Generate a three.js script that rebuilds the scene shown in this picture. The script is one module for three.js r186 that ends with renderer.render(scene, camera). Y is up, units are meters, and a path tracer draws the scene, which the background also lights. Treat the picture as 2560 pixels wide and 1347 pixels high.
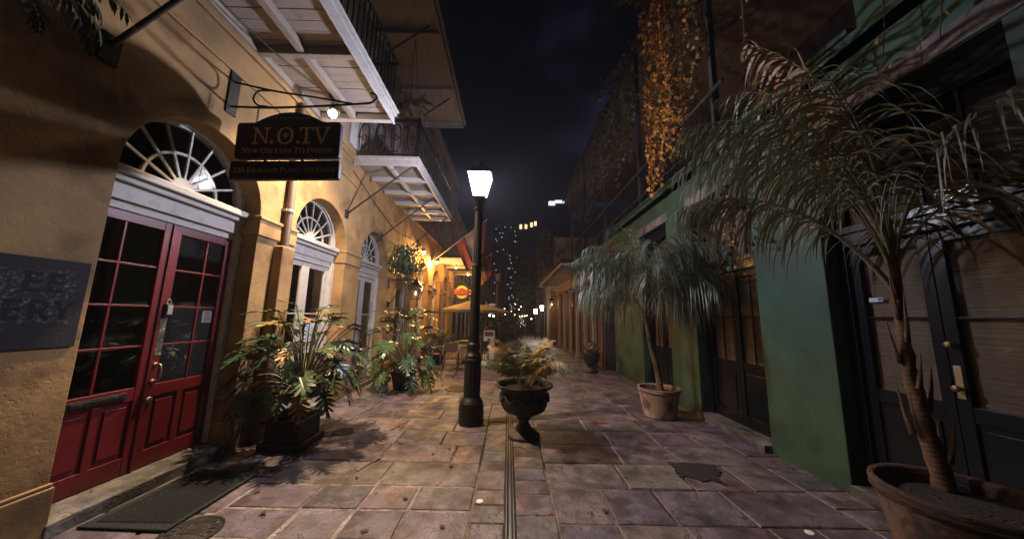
import * as THREE from 'three';
import { mergeGeometries, mergeVertices } from 'three/addons/utils/BufferGeometryUtils.js';
import { RoundedBoxGeometry } from 'three/addons/geometries/RoundedBoxGeometry.js';
import { RectAreaLightUniformsLib } from 'three/addons/lights/RectAreaLightUniformsLib.js';

// ---------------------------------------------------------------- camera, sky, moon, exposure
const scene = new THREE.Scene();
const camera = new THREE.PerspectiveCamera(80.8, 1024 / 538, 0.05, 900);
camera.position.set(0, 1.7, 0);
camera.rotation.order = 'YXZ';
const R = (d) => (d * Math.PI) / 180;
camera.rotation.set(R(8.5), R(-0.38), R(1.25));
scene.add(camera);

const renderer = new THREE.WebGLRenderer({ antialias: true });
renderer.toneMapping = THREE.LinearToneMapping;
renderer.toneMappingExposure = 0.88;
renderer.shadowMap.enabled = true;
renderer.shadowMap.type = THREE.PCFSoftShadowMap;

function rng(seed) {
  let s = seed | 0;
  return () => { s = (s + 0x6d2b79f5) | 0; let t = Math.imul(s ^ (s >>> 15), 1 | s); t = (t + Math.imul(t ^ (t >>> 7), 61 | t)) ^ t; return ((t ^ (t >>> 14)) >>> 0) / 4294967296; };
}
// tileable value noise
function makeNoise(seed) {
  const N = 256, a = new Float32Array(N * N), r = rng(seed);
  for (let i = 0; i < N * N; i++) a[i] = r();
  return (u, v, p) => {             // u, v in 0..1, period p cells
    const x = u * p, y = v * p, ix = Math.floor(x), iy = Math.floor(y);
    let fx = x - ix, fy = y - iy; fx = fx * fx * (3 - 2 * fx); fy = fy * fy * (3 - 2 * fy);
    const w = (k) => ((k % p) + p) % p, x0 = w(ix), x1 = w(ix + 1), y0 = w(iy) * N, y1 = w(iy + 1) * N;
    return (a[y0 + x0] * (1 - fx) + a[y0 + x1] * fx) * (1 - fy) + (a[y1 + x0] * (1 - fx) + a[y1 + x1] * fx) * fy;
  };
}
const NZ = makeNoise(7), NZ2 = makeNoise(23);
function fbm(n, u, v, p, o) { let s = 0, a = 0.5, t = 0; for (let i = 0; i < o && p <= 256; i++, p *= 2, a *= 0.5) { s += a * n(u, v, p); t += a; } return s / t; }
const clamp = (x, a = 0, b = 1) => Math.min(b, Math.max(a, x)), sm = (x, a, b) => { const t = clamp((x - a) / (b - a)); return t * t * (3 - 2 * t); }, mix = (a, b, t) => a + (b - a) * t;

// night sky: deep blue with low thin cloud lit by the city
{
  const W = 512, H = 256, d = new Float32Array(W * H * 4), r = rng(3);
  const N3 = makeNoise(91);
  for (let j = 0; j < H; j++) for (let i = 0; i < W; i++) {
    const el = ((j + 0.5) / H - 0.5) * Math.PI, c = fbm(N3, i / W, j / H, 9, 6), low = Math.exp(-Math.max(0, el) * 2.2), cl = sm(c, 0.4, 0.6), k = (j * W + i) * 4;
    d[k] = 0.0008 + 0.0016 * low + 0.026 * cl * cl * (0.25 + low); d[k + 1] = 0.0008 + 0.0014 * low + 0.023 * cl * cl * (0.25 + low); d[k + 2] = 0.0016 + 0.0034 * low + 0.058 * cl * cl * (0.25 + low); d[k + 3] = 1;
  }
  const t = new THREE.DataTexture(d, W, H, THREE.RGBAFormat, THREE.FloatType);
  t.mapping = THREE.EquirectangularReflectionMapping; t.magFilter = THREE.LinearFilter; t.minFilter = THREE.LinearFilter; t.needsUpdate = true;
  scene.background = t; scene.environment = t;
}
const moon = new THREE.DirectionalLight(0xbfcaff, 0.012);
moon.name = 'moonlight'; moon.position.set(6, 30, 14); moon.target.position.set(0, 0, -6); moon.castShadow = true;
moon.shadow.mapSize.set(2048, 2048); Object.assign(moon.shadow.camera, { left: -20, right: 20, top: 30, bottom: -30, near: 1, far: 90 });
scene.add(moon, moon.target);
scene.fog = new THREE.FogExp2(0xdadae2, 0.0015);

// ---------------------------------------------------------------- helpers
const V = (x, y, z) => new THREE.Vector3(x, y, z);
const used = {};
function numbered(name) { const n = used[name] = (used[name] ?? -1) + 1; return n ? name + '_' + String(n).padStart(3, '0') : name; }
function flags(m) { m.castShadow = true; m.receiveShadow = true; return m; }
function thing(name, label, category, base = [0, 0, 0], group) {
  const o = new THREE.Group(); o.name = numbered(name); o.position.set(...base); o.base = base; scene.add(o);
  o.userData = { label, category }; if (group) o.userData.group = group;
  return o;
}
function setting(name, label, category) { const o = thing(name, label, category); o.userData.kind = 'structure'; return o; }
// part with geometry in world coordinates (moved to the thing's own axes)
function part(parent, name, geo, mat, label) {
  geo = Array.isArray(geo) ? join(geo) : geo;
  let b = [0, 0, 0]; for (let p = parent; p; p = p.parent) if (p.base) b = [b[0] + p.base[0], b[1] + p.base[1], b[2] + p.base[2]];
  if (b.some((x) => x)) geo.translate(-b[0], -b[1], -b[2]);
  const m = flags(new THREE.Mesh(geo, mat)); m.name = name; if (label) m.userData.label = label; parent.add(m); return m;
}
// part with geometry in the parent's own axes (shared geometries)
function local(parent, name, geo, mat, pos = [0, 0, 0], rot) {
  const m = flags(new THREE.Mesh(geo, mat)); m.name = name; m.position.set(...pos); if (rot) m.rotation.set(...rot); parent.add(m); return m;
}
function single(name, label, category, geo, mat, group) {
  geo = Array.isArray(geo) ? join(geo) : geo;
  const m = flags(new THREE.Mesh(geo, mat)); m.name = numbered(name); m.userData = { label, category }; if (group) m.userData.group = group; scene.add(m); return m;
}
function join(list) {
  list = list.map((g) => (g.index ? g.toNonIndexed() : g));
  const keep = ['position', 'normal', 'uv', 'color'].filter((k) => list.every((g) => g.attributes[k]));
  for (const g of list) for (const k of Object.keys(g.attributes)) if (!keep.includes(k)) g.deleteAttribute(k);
  return mergeGeometries(list);
}
// uv in metres from the dominant axis of each face
function wuv(g, s = 1) {
  g = g.index ? g.toNonIndexed() : g;
  const p = g.attributes.position, uv = new Float32Array(p.count * 2), a = V(), b = V(), c = V();
  for (let i = 0; i < p.count; i += 3) {
    a.fromBufferAttribute(p, i); b.fromBufferAttribute(p, i + 1); c.fromBufferAttribute(p, i + 2);
    const n = b.clone().sub(a).cross(c.clone().sub(a)), x = Math.abs(n.x), y = Math.abs(n.y), z = Math.abs(n.z);
    [a, b, c].forEach((v, k) => { const q = y >= x && y >= z ? [v.x, v.z] : x >= z ? [v.z, v.y] : [v.x, v.y]; uv[(i + k) * 2] = q[0] * s; uv[(i + k) * 2 + 1] = q[1] * s; });
  }
  g.setAttribute('uv', new THREE.BufferAttribute(uv, 2));
  return g;
}
function box(x0, x1, y0, y1, z0, z1, bev = 0) {
  const w = Math.abs(x1 - x0), h = Math.abs(y1 - y0), d = Math.abs(z1 - z0);
  const g = bev ? new RoundedBoxGeometry(w, h, d, 1, Math.min(bev, w / 2.1, h / 2.1, d / 2.1)) : new THREE.BoxGeometry(w, h, d);
  return wuv(g.translate((x0 + x1) / 2, (y0 + y1) / 2, (z0 + z1) / 2));
}
function bar(a, b, r, seg = 8, r2 = r) {              // cylinder from a to b
  const A = V(...a), B = V(...b), d = B.clone().sub(A), g = new THREE.CylinderGeometry(r2, r, d.length(), seg, 1);
  g.applyQuaternion(new THREE.Quaternion().setFromUnitVectors(V(0, 1, 0), d.clone().normalize())).translate(...A.add(B).multiplyScalar(0.5).toArray());
  return g.toNonIndexed();
}
function tube(pts, r, seg = 24, rad = 6, closed = false) { return new THREE.TubeGeometry(new THREE.CatmullRomCurve3(pts.map((p) => V(...p)), closed), seg, r, rad, closed).toNonIndexed(); }
function lathe(prof, x, y, z, seg = 32) { return new THREE.LatheGeometry(prof.map((p) => new THREE.Vector2(p[0], p[1])), seg).toNonIndexed().translate(x, y, z); }
function beam(a, b, w, h) {                             // rectangular bar from a to b
  const A = V(...a), B = V(...b), d = B.clone().sub(A), g = new THREE.BoxGeometry(w, h, d.length());
  const m = new THREE.Matrix4().lookAt(A, B, Math.abs(d.y) > d.length() * 0.99 ? V(1, 0, 0) : V(0, 1, 0));
  g.applyMatrix4(m).translate(...A.add(B).multiplyScalar(0.5).toArray());
  return wuv(g);
}
function place(g, x, y, z, ry = 0, rx = 0, rz = 0) { return g.clone().applyMatrix4(new THREE.Matrix4().compose(V(x, y, z), new THREE.Quaternion().setFromEuler(new THREE.Euler(rx, ry, rz, 'YXZ')), V(1, 1, 1))); }

// ---------------------------------------------------------------- textures and materials
function tex(size, fn, srgb, repeatMetres = 1) {
  const d = new Uint8Array(size * size * 4);
  for (let j = 0; j < size; j++) for (let i = 0; i < size; i++) { const c = fn(i / size, j / size), k = (j * size + i) * 4; d[k] = clamp(c[0]) * 255; d[k + 1] = clamp(c[1]) * 255; d[k + 2] = clamp(c[2]) * 255; d[k + 3] = 255; }
  const t = new THREE.DataTexture(d, size, size); t.wrapS = t.wrapT = THREE.RepeatWrapping; t.magFilter = THREE.LinearFilter; t.minFilter = THREE.LinearMipmapLinearFilter; t.generateMipmaps = true;
  t.repeat.set(1 / repeatMetres, 1 / repeatMetres); if (srgb) t.colorSpace = THREE.SRGBColorSpace; t.needsUpdate = true; return t;
}
const grey = (x) => [x, x, x];
const crack = (u, v, p, q) => (1 - sm(Math.abs(fbm(NZ2, u, v, p, 5) - 0.5), 0.0015, 0.0075)) * sm(fbm(NZ, v, u, q, 3), 0.54, 0.6);   // hairline cracks
// plaster: trowel unevenness, pocks, old patches and stains
const stuccoBump = tex(512, (u, v) => { const a = fbm(NZ, u, v, 6, 3), b = fbm(NZ2, u, v, 40, 4), pit = sm(fbm(NZ, v, u, 110, 2), 0.72, 0.8); return grey(0.4 * a + 0.6 * b - 0.3 * pit); }, false, 1.7);
const stuccoMap = tex(512, (u, v) => { const a = fbm(NZ, u, v, 5, 5), b = fbm(NZ2, u, v, 11, 5), st = sm(fbm(NZ, v, u, 9, 4), 0.55, 0.75), g = 0.8 + 0.34 * (a - 0.5) + 0.24 * (b - 0.5) - 0.15 * st; return [g, g * (0.985 - 0.02 * st), g * (0.96 - 0.05 * st)]; }, true, 3.1);
// slate paving: cleft ripples, grit, mortar smears, stains
const slabBump = tex(1024, (u, v) => { const w = fbm(NZ, u, v, 5, 4), rip = Math.abs(((fbm(NZ2, u, v, 7, 4) * 9 + v * 3) % 1) - 0.5) * 2, g = fbm(NZ, v, u, 128, 2), steps = Math.floor(fbm(NZ2, v, u, 6, 5) * 7) / 7; return grey(0.35 * w + 0.18 * rip + 0.14 * g + 0.35 * steps); }, false, 1.6);
const slabMap = tex(1024, (u, v) => {
  const a = fbm(NZ, u, v, 6, 6), b = fbm(NZ2, u, v, 17, 5), g = fbm(NZ, v, u, 128, 2), st = sm(fbm(NZ2, v, u, 8, 5), 0.56, 0.68), lime = sm(fbm(NZ, u + 0.3, v + 0.1, 10, 5), 0.63, 0.72), steps = Math.floor(fbm(NZ2, v, u, 6, 5) * 7) / 7;
  let k = 0.66 + 0.5 * (a - 0.5) + 0.3 * (b - 0.5) + 0.16 * (g - 0.5) + 0.18 * (steps - 0.5) - 0.16 * st + 0.08 * lime; k *= 1 - 0.6 * crack(v, u, 6, 6);
  return [k * (1 + 0.05 * st), k, k * (1 - 0.06 * st)];
}, true, 1.6);
const mortarMap = tex(512, (u, v) => { const a = fbm(NZ, u, v, 5, 6), b = fbm(NZ2, u, v, 64, 3), k = sm(a, 0.38, 0.62); const g = mix(0.3, 0.86, k) * (0.75 + 0.5 * b); return [g, g * 0.93, g * 0.88]; }, true, 4.3);
const grainBump = tex(512, (u, v) => grey(fbm(NZ, u * 1, v, 64, 3)), false, 0.5);
const paintMap = tex(512, (u, v) => { const a = fbm(NZ, u, v, 7, 5), b = fbm(NZ2, u, v, 40, 3), c = sm(fbm(NZ2, v, u, 14, 4), 0.62, 0.72); const g = 0.92 + 0.1 * (a - 0.5) + 0.06 * (b - 0.5) - 0.07 * c; return [g, g * 0.985, g * 0.965]; }, true, 1.1);
const weaveMap = tex(512, (u, v) => { const row = NZ(0.5, v, 128) * 0.5 + NZ2(u, v, 200) * 0.25 + NZ(u * 0.15 % 1, v, 160) * 0.25, g = 0.6 + 0.35 * (row - 0.4) + 0.12 * (fbm(NZ, u, v, 6, 3) - 0.5); return [g, g * 0.97, g * 0.92]; }, true, 0.55);
const clayMap = tex(512, (u, v) => { const a = fbm(NZ, u, v, 5, 6), l = sm(fbm(NZ2, u, v * 0.5, 12, 5), 0.52, 0.68), d = sm(fbm(NZ, v, u, 8, 5), 0.55, 0.7); let g = 0.72 + 0.4 * (a - 0.5); return [g + 0.2 * l - 0.3 * d, g * (0.95 + 0.25 * l) - 0.27 * d, g * (0.9 + 0.32 * l) - 0.22 * d]; }, true, 0.8);
const rustMap = tex(512, (u, v) => { const a = fbm(NZ, u, v, 9, 5), l = sm(fbm(NZ2, u, v, 30, 4), 0.66, 0.74); const g = 0.5 + 0.5 * (a - 0.5) + 0.9 * l; return [g, g * 0.95, g * 0.92]; }, true, 0.7);
const barkMap = tex(256, (u, v) => { const a = fbm(NZ, u, v, 4, 5), ring = Math.abs(Math.sin((v * 14 + 0.8 * fbm(NZ2, u, v, 5, 3)) * Math.PI)), g = 0.45 + 0.5 * (a - 0.4) + 0.1 * ring; return [g, g * 0.9, g * 0.78]; }, true, 0.5);
const brickMap = tex(256, (u, v) => { const a = fbm(NZ, u, v, 9, 5); return grey(0.6 + 0.7 * (a - 0.5)); }, true, 0.4);

function std(color, rough, o = {}) { const m = new THREE.MeshStandardMaterial({ roughness: rough, ...o }); m.color.setRGB(...color); return m; }
function phys(color, rough, o = {}) { const m = new THREE.MeshPhysicalMaterial({ roughness: rough, ...o }); m.color.setRGB(...color); return m; }
const M = {
  ochre: std([0.41, 0.25, 0.105], 0.82, { map: stuccoMap, bumpMap: stuccoBump, bumpScale: 0.005 }),
  ochreTrim: std([0.43, 0.265, 0.112], 0.72, { map: stuccoMap, bumpMap: stuccoBump, bumpScale: 0.002 }),
  upper: std([0.36, 0.25, 0.2], 0.85, { map: stuccoMap, bumpMap: stuccoBump, bumpScale: 0.008 }),
  white: std([0.45, 0.435, 0.43], 0.55, { map: paintMap, bumpMap: grainBump, bumpScale: 0.0015 }),
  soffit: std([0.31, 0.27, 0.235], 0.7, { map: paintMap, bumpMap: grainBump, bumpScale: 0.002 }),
  red: std([0.125, 0.007, 0.011], 0.42, { map: paintMap, bumpMap: grainBump, bumpScale: 0.001 }),
  green: std([0.03, 0.092, 0.05], 0.62, { map: stuccoMap, bumpMap: stuccoBump, bumpScale: 0.002 }),
  black: phys([0.006, 0.007, 0.01], 0.24, { specularIntensity: 0.6, bumpMap: grainBump, bumpScale: 0.0003 }),
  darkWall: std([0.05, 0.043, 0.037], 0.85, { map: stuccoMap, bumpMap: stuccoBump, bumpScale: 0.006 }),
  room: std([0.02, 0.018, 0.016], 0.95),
  iron: std([0.024, 0.023, 0.022], 0.5, { metalness: 0.3, map: rustMap, bumpMap: grainBump, bumpScale: 0.001 }),
  ironUrn: std([0.035, 0.034, 0.033], 0.6, { map: rustMap, bumpMap: stuccoBump, bumpScale: 0.004 }),
  steel: std([0.32, 0.31, 0.3], 0.4, { metalness: 1, bumpMap: grainBump, bumpScale: 0.001 }),
  brass: std([0.35, 0.27, 0.16], 0.42, { metalness: 1, bumpMap: grainBump, bumpScale: 0.001 }),
  stone: std([0.3, 0.27, 0.25], 0.85, { map: slabMap, bumpMap: slabBump, bumpScale: 0.008 }),
  lintel: std([0.32, 0.27, 0.26], 0.9, { map: slabMap, bumpMap: stuccoBump, bumpScale: 0.008 }),
  clay: std([0.4, 0.25, 0.17], 0.88, { map: clayMap, bumpMap: stuccoBump, bumpScale: 0.006 }),
  soil: std([0.03, 0.022, 0.016], 1, { bumpMap: stuccoBump, bumpScale: 0.03 }),
  blind: std([0.36, 0.265, 0.19], 0.9, { map: weaveMap }),
  bark: std([0.3, 0.2, 0.13], 0.9, { map: barkMap, bumpMap: barkMap, bumpScale: 0.012 }),
  rubber: std([0.012, 0.012, 0.012], 0.9, { bumpMap: grainBump, bumpScale: 0.006 }),
  pipe: std([0.16, 0.12, 0.1], 0.5, { map: paintMap, metalness: 0.2 }),
  timber: std([0.22, 0.15, 0.09], 0.75, { map: paintMap }),
  brick: std([0.3, 0.14, 0.075], 0.9, { map: brickMap }),
  canvasCloth: std([0.22, 0.155, 0.085], 0.9, { map: paintMap }),
  paper: std([0.72, 0.72, 0.72], 0.8),
  cable: std([0.02, 0.02, 0.02], 0.7),
};
const glassMat = new THREE.MeshPhysicalMaterial({ color: 0xffffff, transmission: 1, thickness: 0, roughness: 0.03, ior: 1.5 });
glassMat.color.setRGB(0.85, 0.87, 0.88);
const glow = (rgb, k) => { const m = new THREE.MeshStandardMaterial({ color: 0x000000, roughness: 1 }); m.emissive.setRGB(...rgb); m.emissiveIntensity = k; return m; };
function printed(w, h, draw, rough = 0.6) {
  const c = document.createElement('canvas'); c.width = w; c.height = h; draw(c.getContext('2d'), w, h);
  const t = new THREE.CanvasTexture(c); t.colorSpace = THREE.SRGBColorSpace; t.magFilter = THREE.LinearFilter; return new THREE.MeshStandardMaterial({ map: t, roughness: rough });
}
function fitUV(g, axisU, axisV, flipU = false) {          // uv 0..1 over the bounding box
  g = g.index ? g.toNonIndexed() : g; g.computeBoundingBox(); const b = g.boundingBox, p = g.attributes.position, uv = new Float32Array(p.count * 2);
  for (let i = 0; i < p.count; i++) { const get = (a) => (p['get' + a.toUpperCase()](i) - b.min[a]) / (b.max[a] - b.min[a] || 1); const u = get(axisU); uv[i * 2] = flipU ? 1 - u : u; uv[i * 2 + 1] = get(axisV); }
  g.setAttribute('uv', new THREE.BufferAttribute(uv, 2)); return g;
}
function lampLight(parent, at, color, cd, soft = 2) {
  const l = new THREE.PointLight(color, cd, 0, 2); l.name = 'lamp_light'; l.castShadow = true; l.shadow.radius = soft; l.shadow.bias = -0.001;
  const b = parent.base ?? [0, 0, 0]; l.position.set(at[0] - b[0], at[1] - b[1], at[2] - b[2]); parent.add(l); return l;
}
// ---------------------------------------------------------------- ground and paving
const XL = -3.4, XR = 3.5;
{
  const g = new THREE.PlaneGeometry(700, 900, 1, 1).rotateX(-Math.PI / 2).translate(0, -0.0085, -250);
  const o = part(setting('ground', 'pale sandy mortar bed under the slate paving', 'ground'), 'mortar_bed', wuv(g), std([0.24, 0.19, 0.175], 0.95, { map: mortarMap, bumpMap: stuccoBump, bumpScale: 0.02 }));
}
{ // pale fresh mortar raked over the joints left of the drain
  const q = rng(61), pts = []; for (const [x, z] of [[-0.31, -2.0], [-0.31, -3.0], [-0.31, -3.52], [-0.8, -3.55], [-1.3, -3.6], [-1.5, -3.5], [-2.0, -3.56], [-2.55, -3.4], [-2.55, -2.0]]) pts.push(new THREE.Vector2(x + 0.04 * (q() - 0.5), -z + 0.04 * (q() - 0.5)));
  const g = new THREE.ShapeGeometry(new THREE.Shape(pts)).rotateX(-Math.PI / 2).translate(0, -0.0045, 0);
  part(setting('mortar_joints', 'pale pinkish mortar filling the joints of the near slabs', 'mortar'), 'fresh_mortar', wuv(g), std([0.62, 0.5, 0.46], 0.95, { map: slabMap, bumpMap: stuccoBump, bumpScale: 0.02 }));
}
const slabTones = [[0.29, 0.215, 0.235], [0.25, 0.195, 0.225], [0.3, 0.245, 0.245], [0.27, 0.24, 0.225], [0.34, 0.265, 0.255], [0.25, 0.21, 0.235], [0.32, 0.25, 0.21], [0.23, 0.185, 0.215]];
const slabMats = slabTones.map((c, i) => std(c.map((x, k) => x * 1.05 * [0.97, 0.95, 1.05][k]), 0.5 + 0.05 * (i % 4), { map: slabMap, bumpMap: slabBump, bumpScale: 0.008 + 0.003 * (i % 3) }));
const slabRows = [];
{
  const r = rng(11);
  const addSlab = (x0, x1, z0, z1, tone) => slabRows.push([x0, x1, z0, z1, tone ?? Math.floor(r() * slabMats.length)]);
  const fill = (xa, xb, z0, z1, joints, wmin, wmax) => {
    const xs = [xa];
    if (joints) xs.push(...joints); else { let x = xa; for (;;) { const w = wmin + (wmax - wmin) * r(); if (x + w > xb - wmin * 0.6) break; xs.push(x += w); } }
    xs.push(xb);
    for (let i = 0; i + 1 < xs.length; i++) addSlab(xs[i], xs[i + 1], z0, z1);
  };
  const rows = (start, fixed, end, dmin, dmax) => { const z = [start, ...fixed]; while (z[z.length - 1] > end) z.push(z[z.length - 1] - dmin - (dmax - dmin) * r()); return z; };
  // left field, right field, drain borders, kerb course
  const zl = rows(1.2, [0.7, 0.2, -0.35, -0.8, -1.3, -1.8, -2.25, -2.68, -3.07, -3.47, -4.0, -4.52], -24, 0.4, 0.6);
  const zo = rows(1.1, [0.45, -0.1, -0.7, -1.25, -1.8, -2.35, -2.98, -3.6, -4.25], -24, 0.45, 0.75);
  for (let i = 0; i + 1 < zo.length; i++) fill(-3.42, -2.45, zo[i], zo[i + 1], null, 0.4, 0.75);
  for (let i = 0; i + 1 < zl.length; i++) { const k = zl[i]; fill(-2.45, -0.29, k, zl[i + 1], k === -2.68 ? [-1.78, -1.31, -0.85] : k === -3.07 ? [-1.8, -1.3, -0.85] : k === -3.47 ? [-1.3] : null, 0.5, 0.98); }
  const zr = rows(1.3, [0.75, 0.15, -0.4, -0.95, -1.45, -1.95, -2.4, -2.92, -3.49, -4.05, -4.6, -5.15, -5.67], -24, 0.45, 0.62);
  for (let i = 0; i + 1 < zr.length; i++) { const k = zr[i]; fill(0.45, 3.08, k, zr[i + 1], k === -2.92 ? [0.95, 1.47, 2.15] : k === -3.49 ? [1.27, 1.95, 2.55] : k === -2.4 ? [0.95, 1.5, 2.2, 2.6] : null, 0.5, 1.0); }
  let a = rows(1, [], -24, 0.22, 0.42); for (let i = 0; i + 1 < a.length; i++) addSlab(-0.29, 0.006, a[i], a[i + 1], [3, 6, 4, 2][i % 4]);
  a = rows(1, [-2.4], -24, 0.24, 0.36); for (let i = 0; i + 1 < a.length; i++) addSlab(0.094, 0.45, a[i], a[i + 1], [2, 5, 3, 0][i % 4]);
  a = rows(1, [], -24, 0.3, 0.62); for (let i = 0; i + 1 < a.length; i++) addSlab(3.08, 3.52, a[i], a[i + 1]);
}
function slabGeo(x0, x1, z0, z1, r) {
  const near = x1 < -0.25 && z0 > -4.1 && z0 < -2.3, gap = (near ? 0.009 : 0.004) + (near ? 0.012 : 0.009) * r() * r(), j = () => (r() - 0.5) * 0.016, h = (r() - 0.5) * 0.008, tx = (r() - 0.5) * 0.008, tz = (r() - 0.5) * 0.008, cx = (x0 + x1) / 2, cz = (z0 + z1) / 2;
  const A = x0 + gap, B = x1 - gap, C = z0 - gap, D = z1 + gap, mid = (a, b) => a + (b - a) * (0.35 + 0.3 * r());
  const ring = [[A, C], [mid(A, B), C], [B, C], [B, mid(C, D)], [B, D], [mid(B, A), D], [A, D], [A, mid(D, C)]].map(([x, z]) => [x + j() * 0.6, z + j() * 0.6]);
  const y = (x, z) => h + tx * (x - cx) + tz * (z - cz), ch = 0.006 + 0.006 * r(), pos = [], idx = [];
  pos.push(cx, y(cx, cz), cz);
  for (const [x, z] of ring) { const d = Math.hypot(x - cx, z - cz), k = 1 - ch * 1.3 / d; pos.push(cx + (x - cx) * k, y(x, z), cz + (z - cz) * k); }
  for (const [x, z] of ring) pos.push(x, y(x, z) - ch, z);
  for (const [x, z] of ring) pos.push(x, -0.04, z);
  for (let i = 0; i < 8; i++) { const n = (i + 1) % 8; idx.push(0, 1 + i, 1 + n); for (const o of [1, 9]) idx.push(o + i, o + 8 + i, o + n, o + n, o + 8 + i, o + 8 + n); }
  let g = new THREE.BufferGeometry(); g.setAttribute('position', new THREE.Float32BufferAttribute(pos, 3)); g.setIndex(idx);
  // make the top face up
  g = g.toNonIndexed(); g.computeVertexNormals();
  if (g.attributes.normal.getY(0) < 0) { const p = g.attributes.position.array; for (let i = 0; i < p.length; i += 9) for (let k = 0; k < 3; k++) { const t = p[i + 3 + k]; p[i + 3 + k] = p[i + 6 + k]; p[i + 6 + k] = t; } g.computeVertexNormals(); }
  const uo = r() * 9, vo = r() * 9, turn = r() < 0.5; wuv(g); const uv = g.attributes.uv; for (let i = 0; i < uv.count; i++) { const u = uv.getX(i) + uo, v = uv.getY(i) + vo; uv.setXY(i, turn ? v : u, turn ? -u : v); }
  return g;
}
{
  const pave = setting('pavement', 'worn purple and grey slate slabs paving the alley', 'pavement'), r = rng(5), rest = slabMats.map(() => []);
  const inView = slabRows.filter(([x0, x1, z0, z1]) => z1 < -1.4).sort((p, q) => q[2] - p[2]);
  const keep = new Set(inView.slice(0, 300));
  for (const s of slabRows) { const g = slabGeo(s[0], s[1], s[2], s[3], r); if (keep.has(s)) part(pave, 'paving_slab', g, slabMats[s[4]]); else rest[s[4]].push(g); }
  rest.forEach((l, i) => { if (l.length) { const m = part(pave, 'far_paving_slabs', l, slabMats[i]); m.userData.kind = 'stuff'; } });
  const far = part(pave, 'far_paving_sheet', wuv(new THREE.PlaneGeometry(7.4, 46).rotateX(-Math.PI / 2).translate(0, -0.004, -47.3)), slabMats[1]);
}
{ // slot drain down the middle
  const d = thing('slot_drain', 'narrow steel slot drain running down the middle of the alley', 'drain', [0.05, 0, -12]);
  for (const [x, w] of [[0.018, 0.01], [0.082, 0.01]]) part(d, 'edge_rail', box(x - w / 2, x + w / 2, -0.03, 0.006, -24, 1, 0.003), M.steel);
  part(d, 'centre_rail', box(0.04, 0.062, -0.03, 0.001, -24, 1, 0.003), M.steel);
  part(d, 'channel', box(-0.004, 0.104, -0.03, -0.004, -24, 1), std([0.02, 0.018, 0.016], 0.9));  // near-black strip put in for the shade inside the open slots
}
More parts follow.
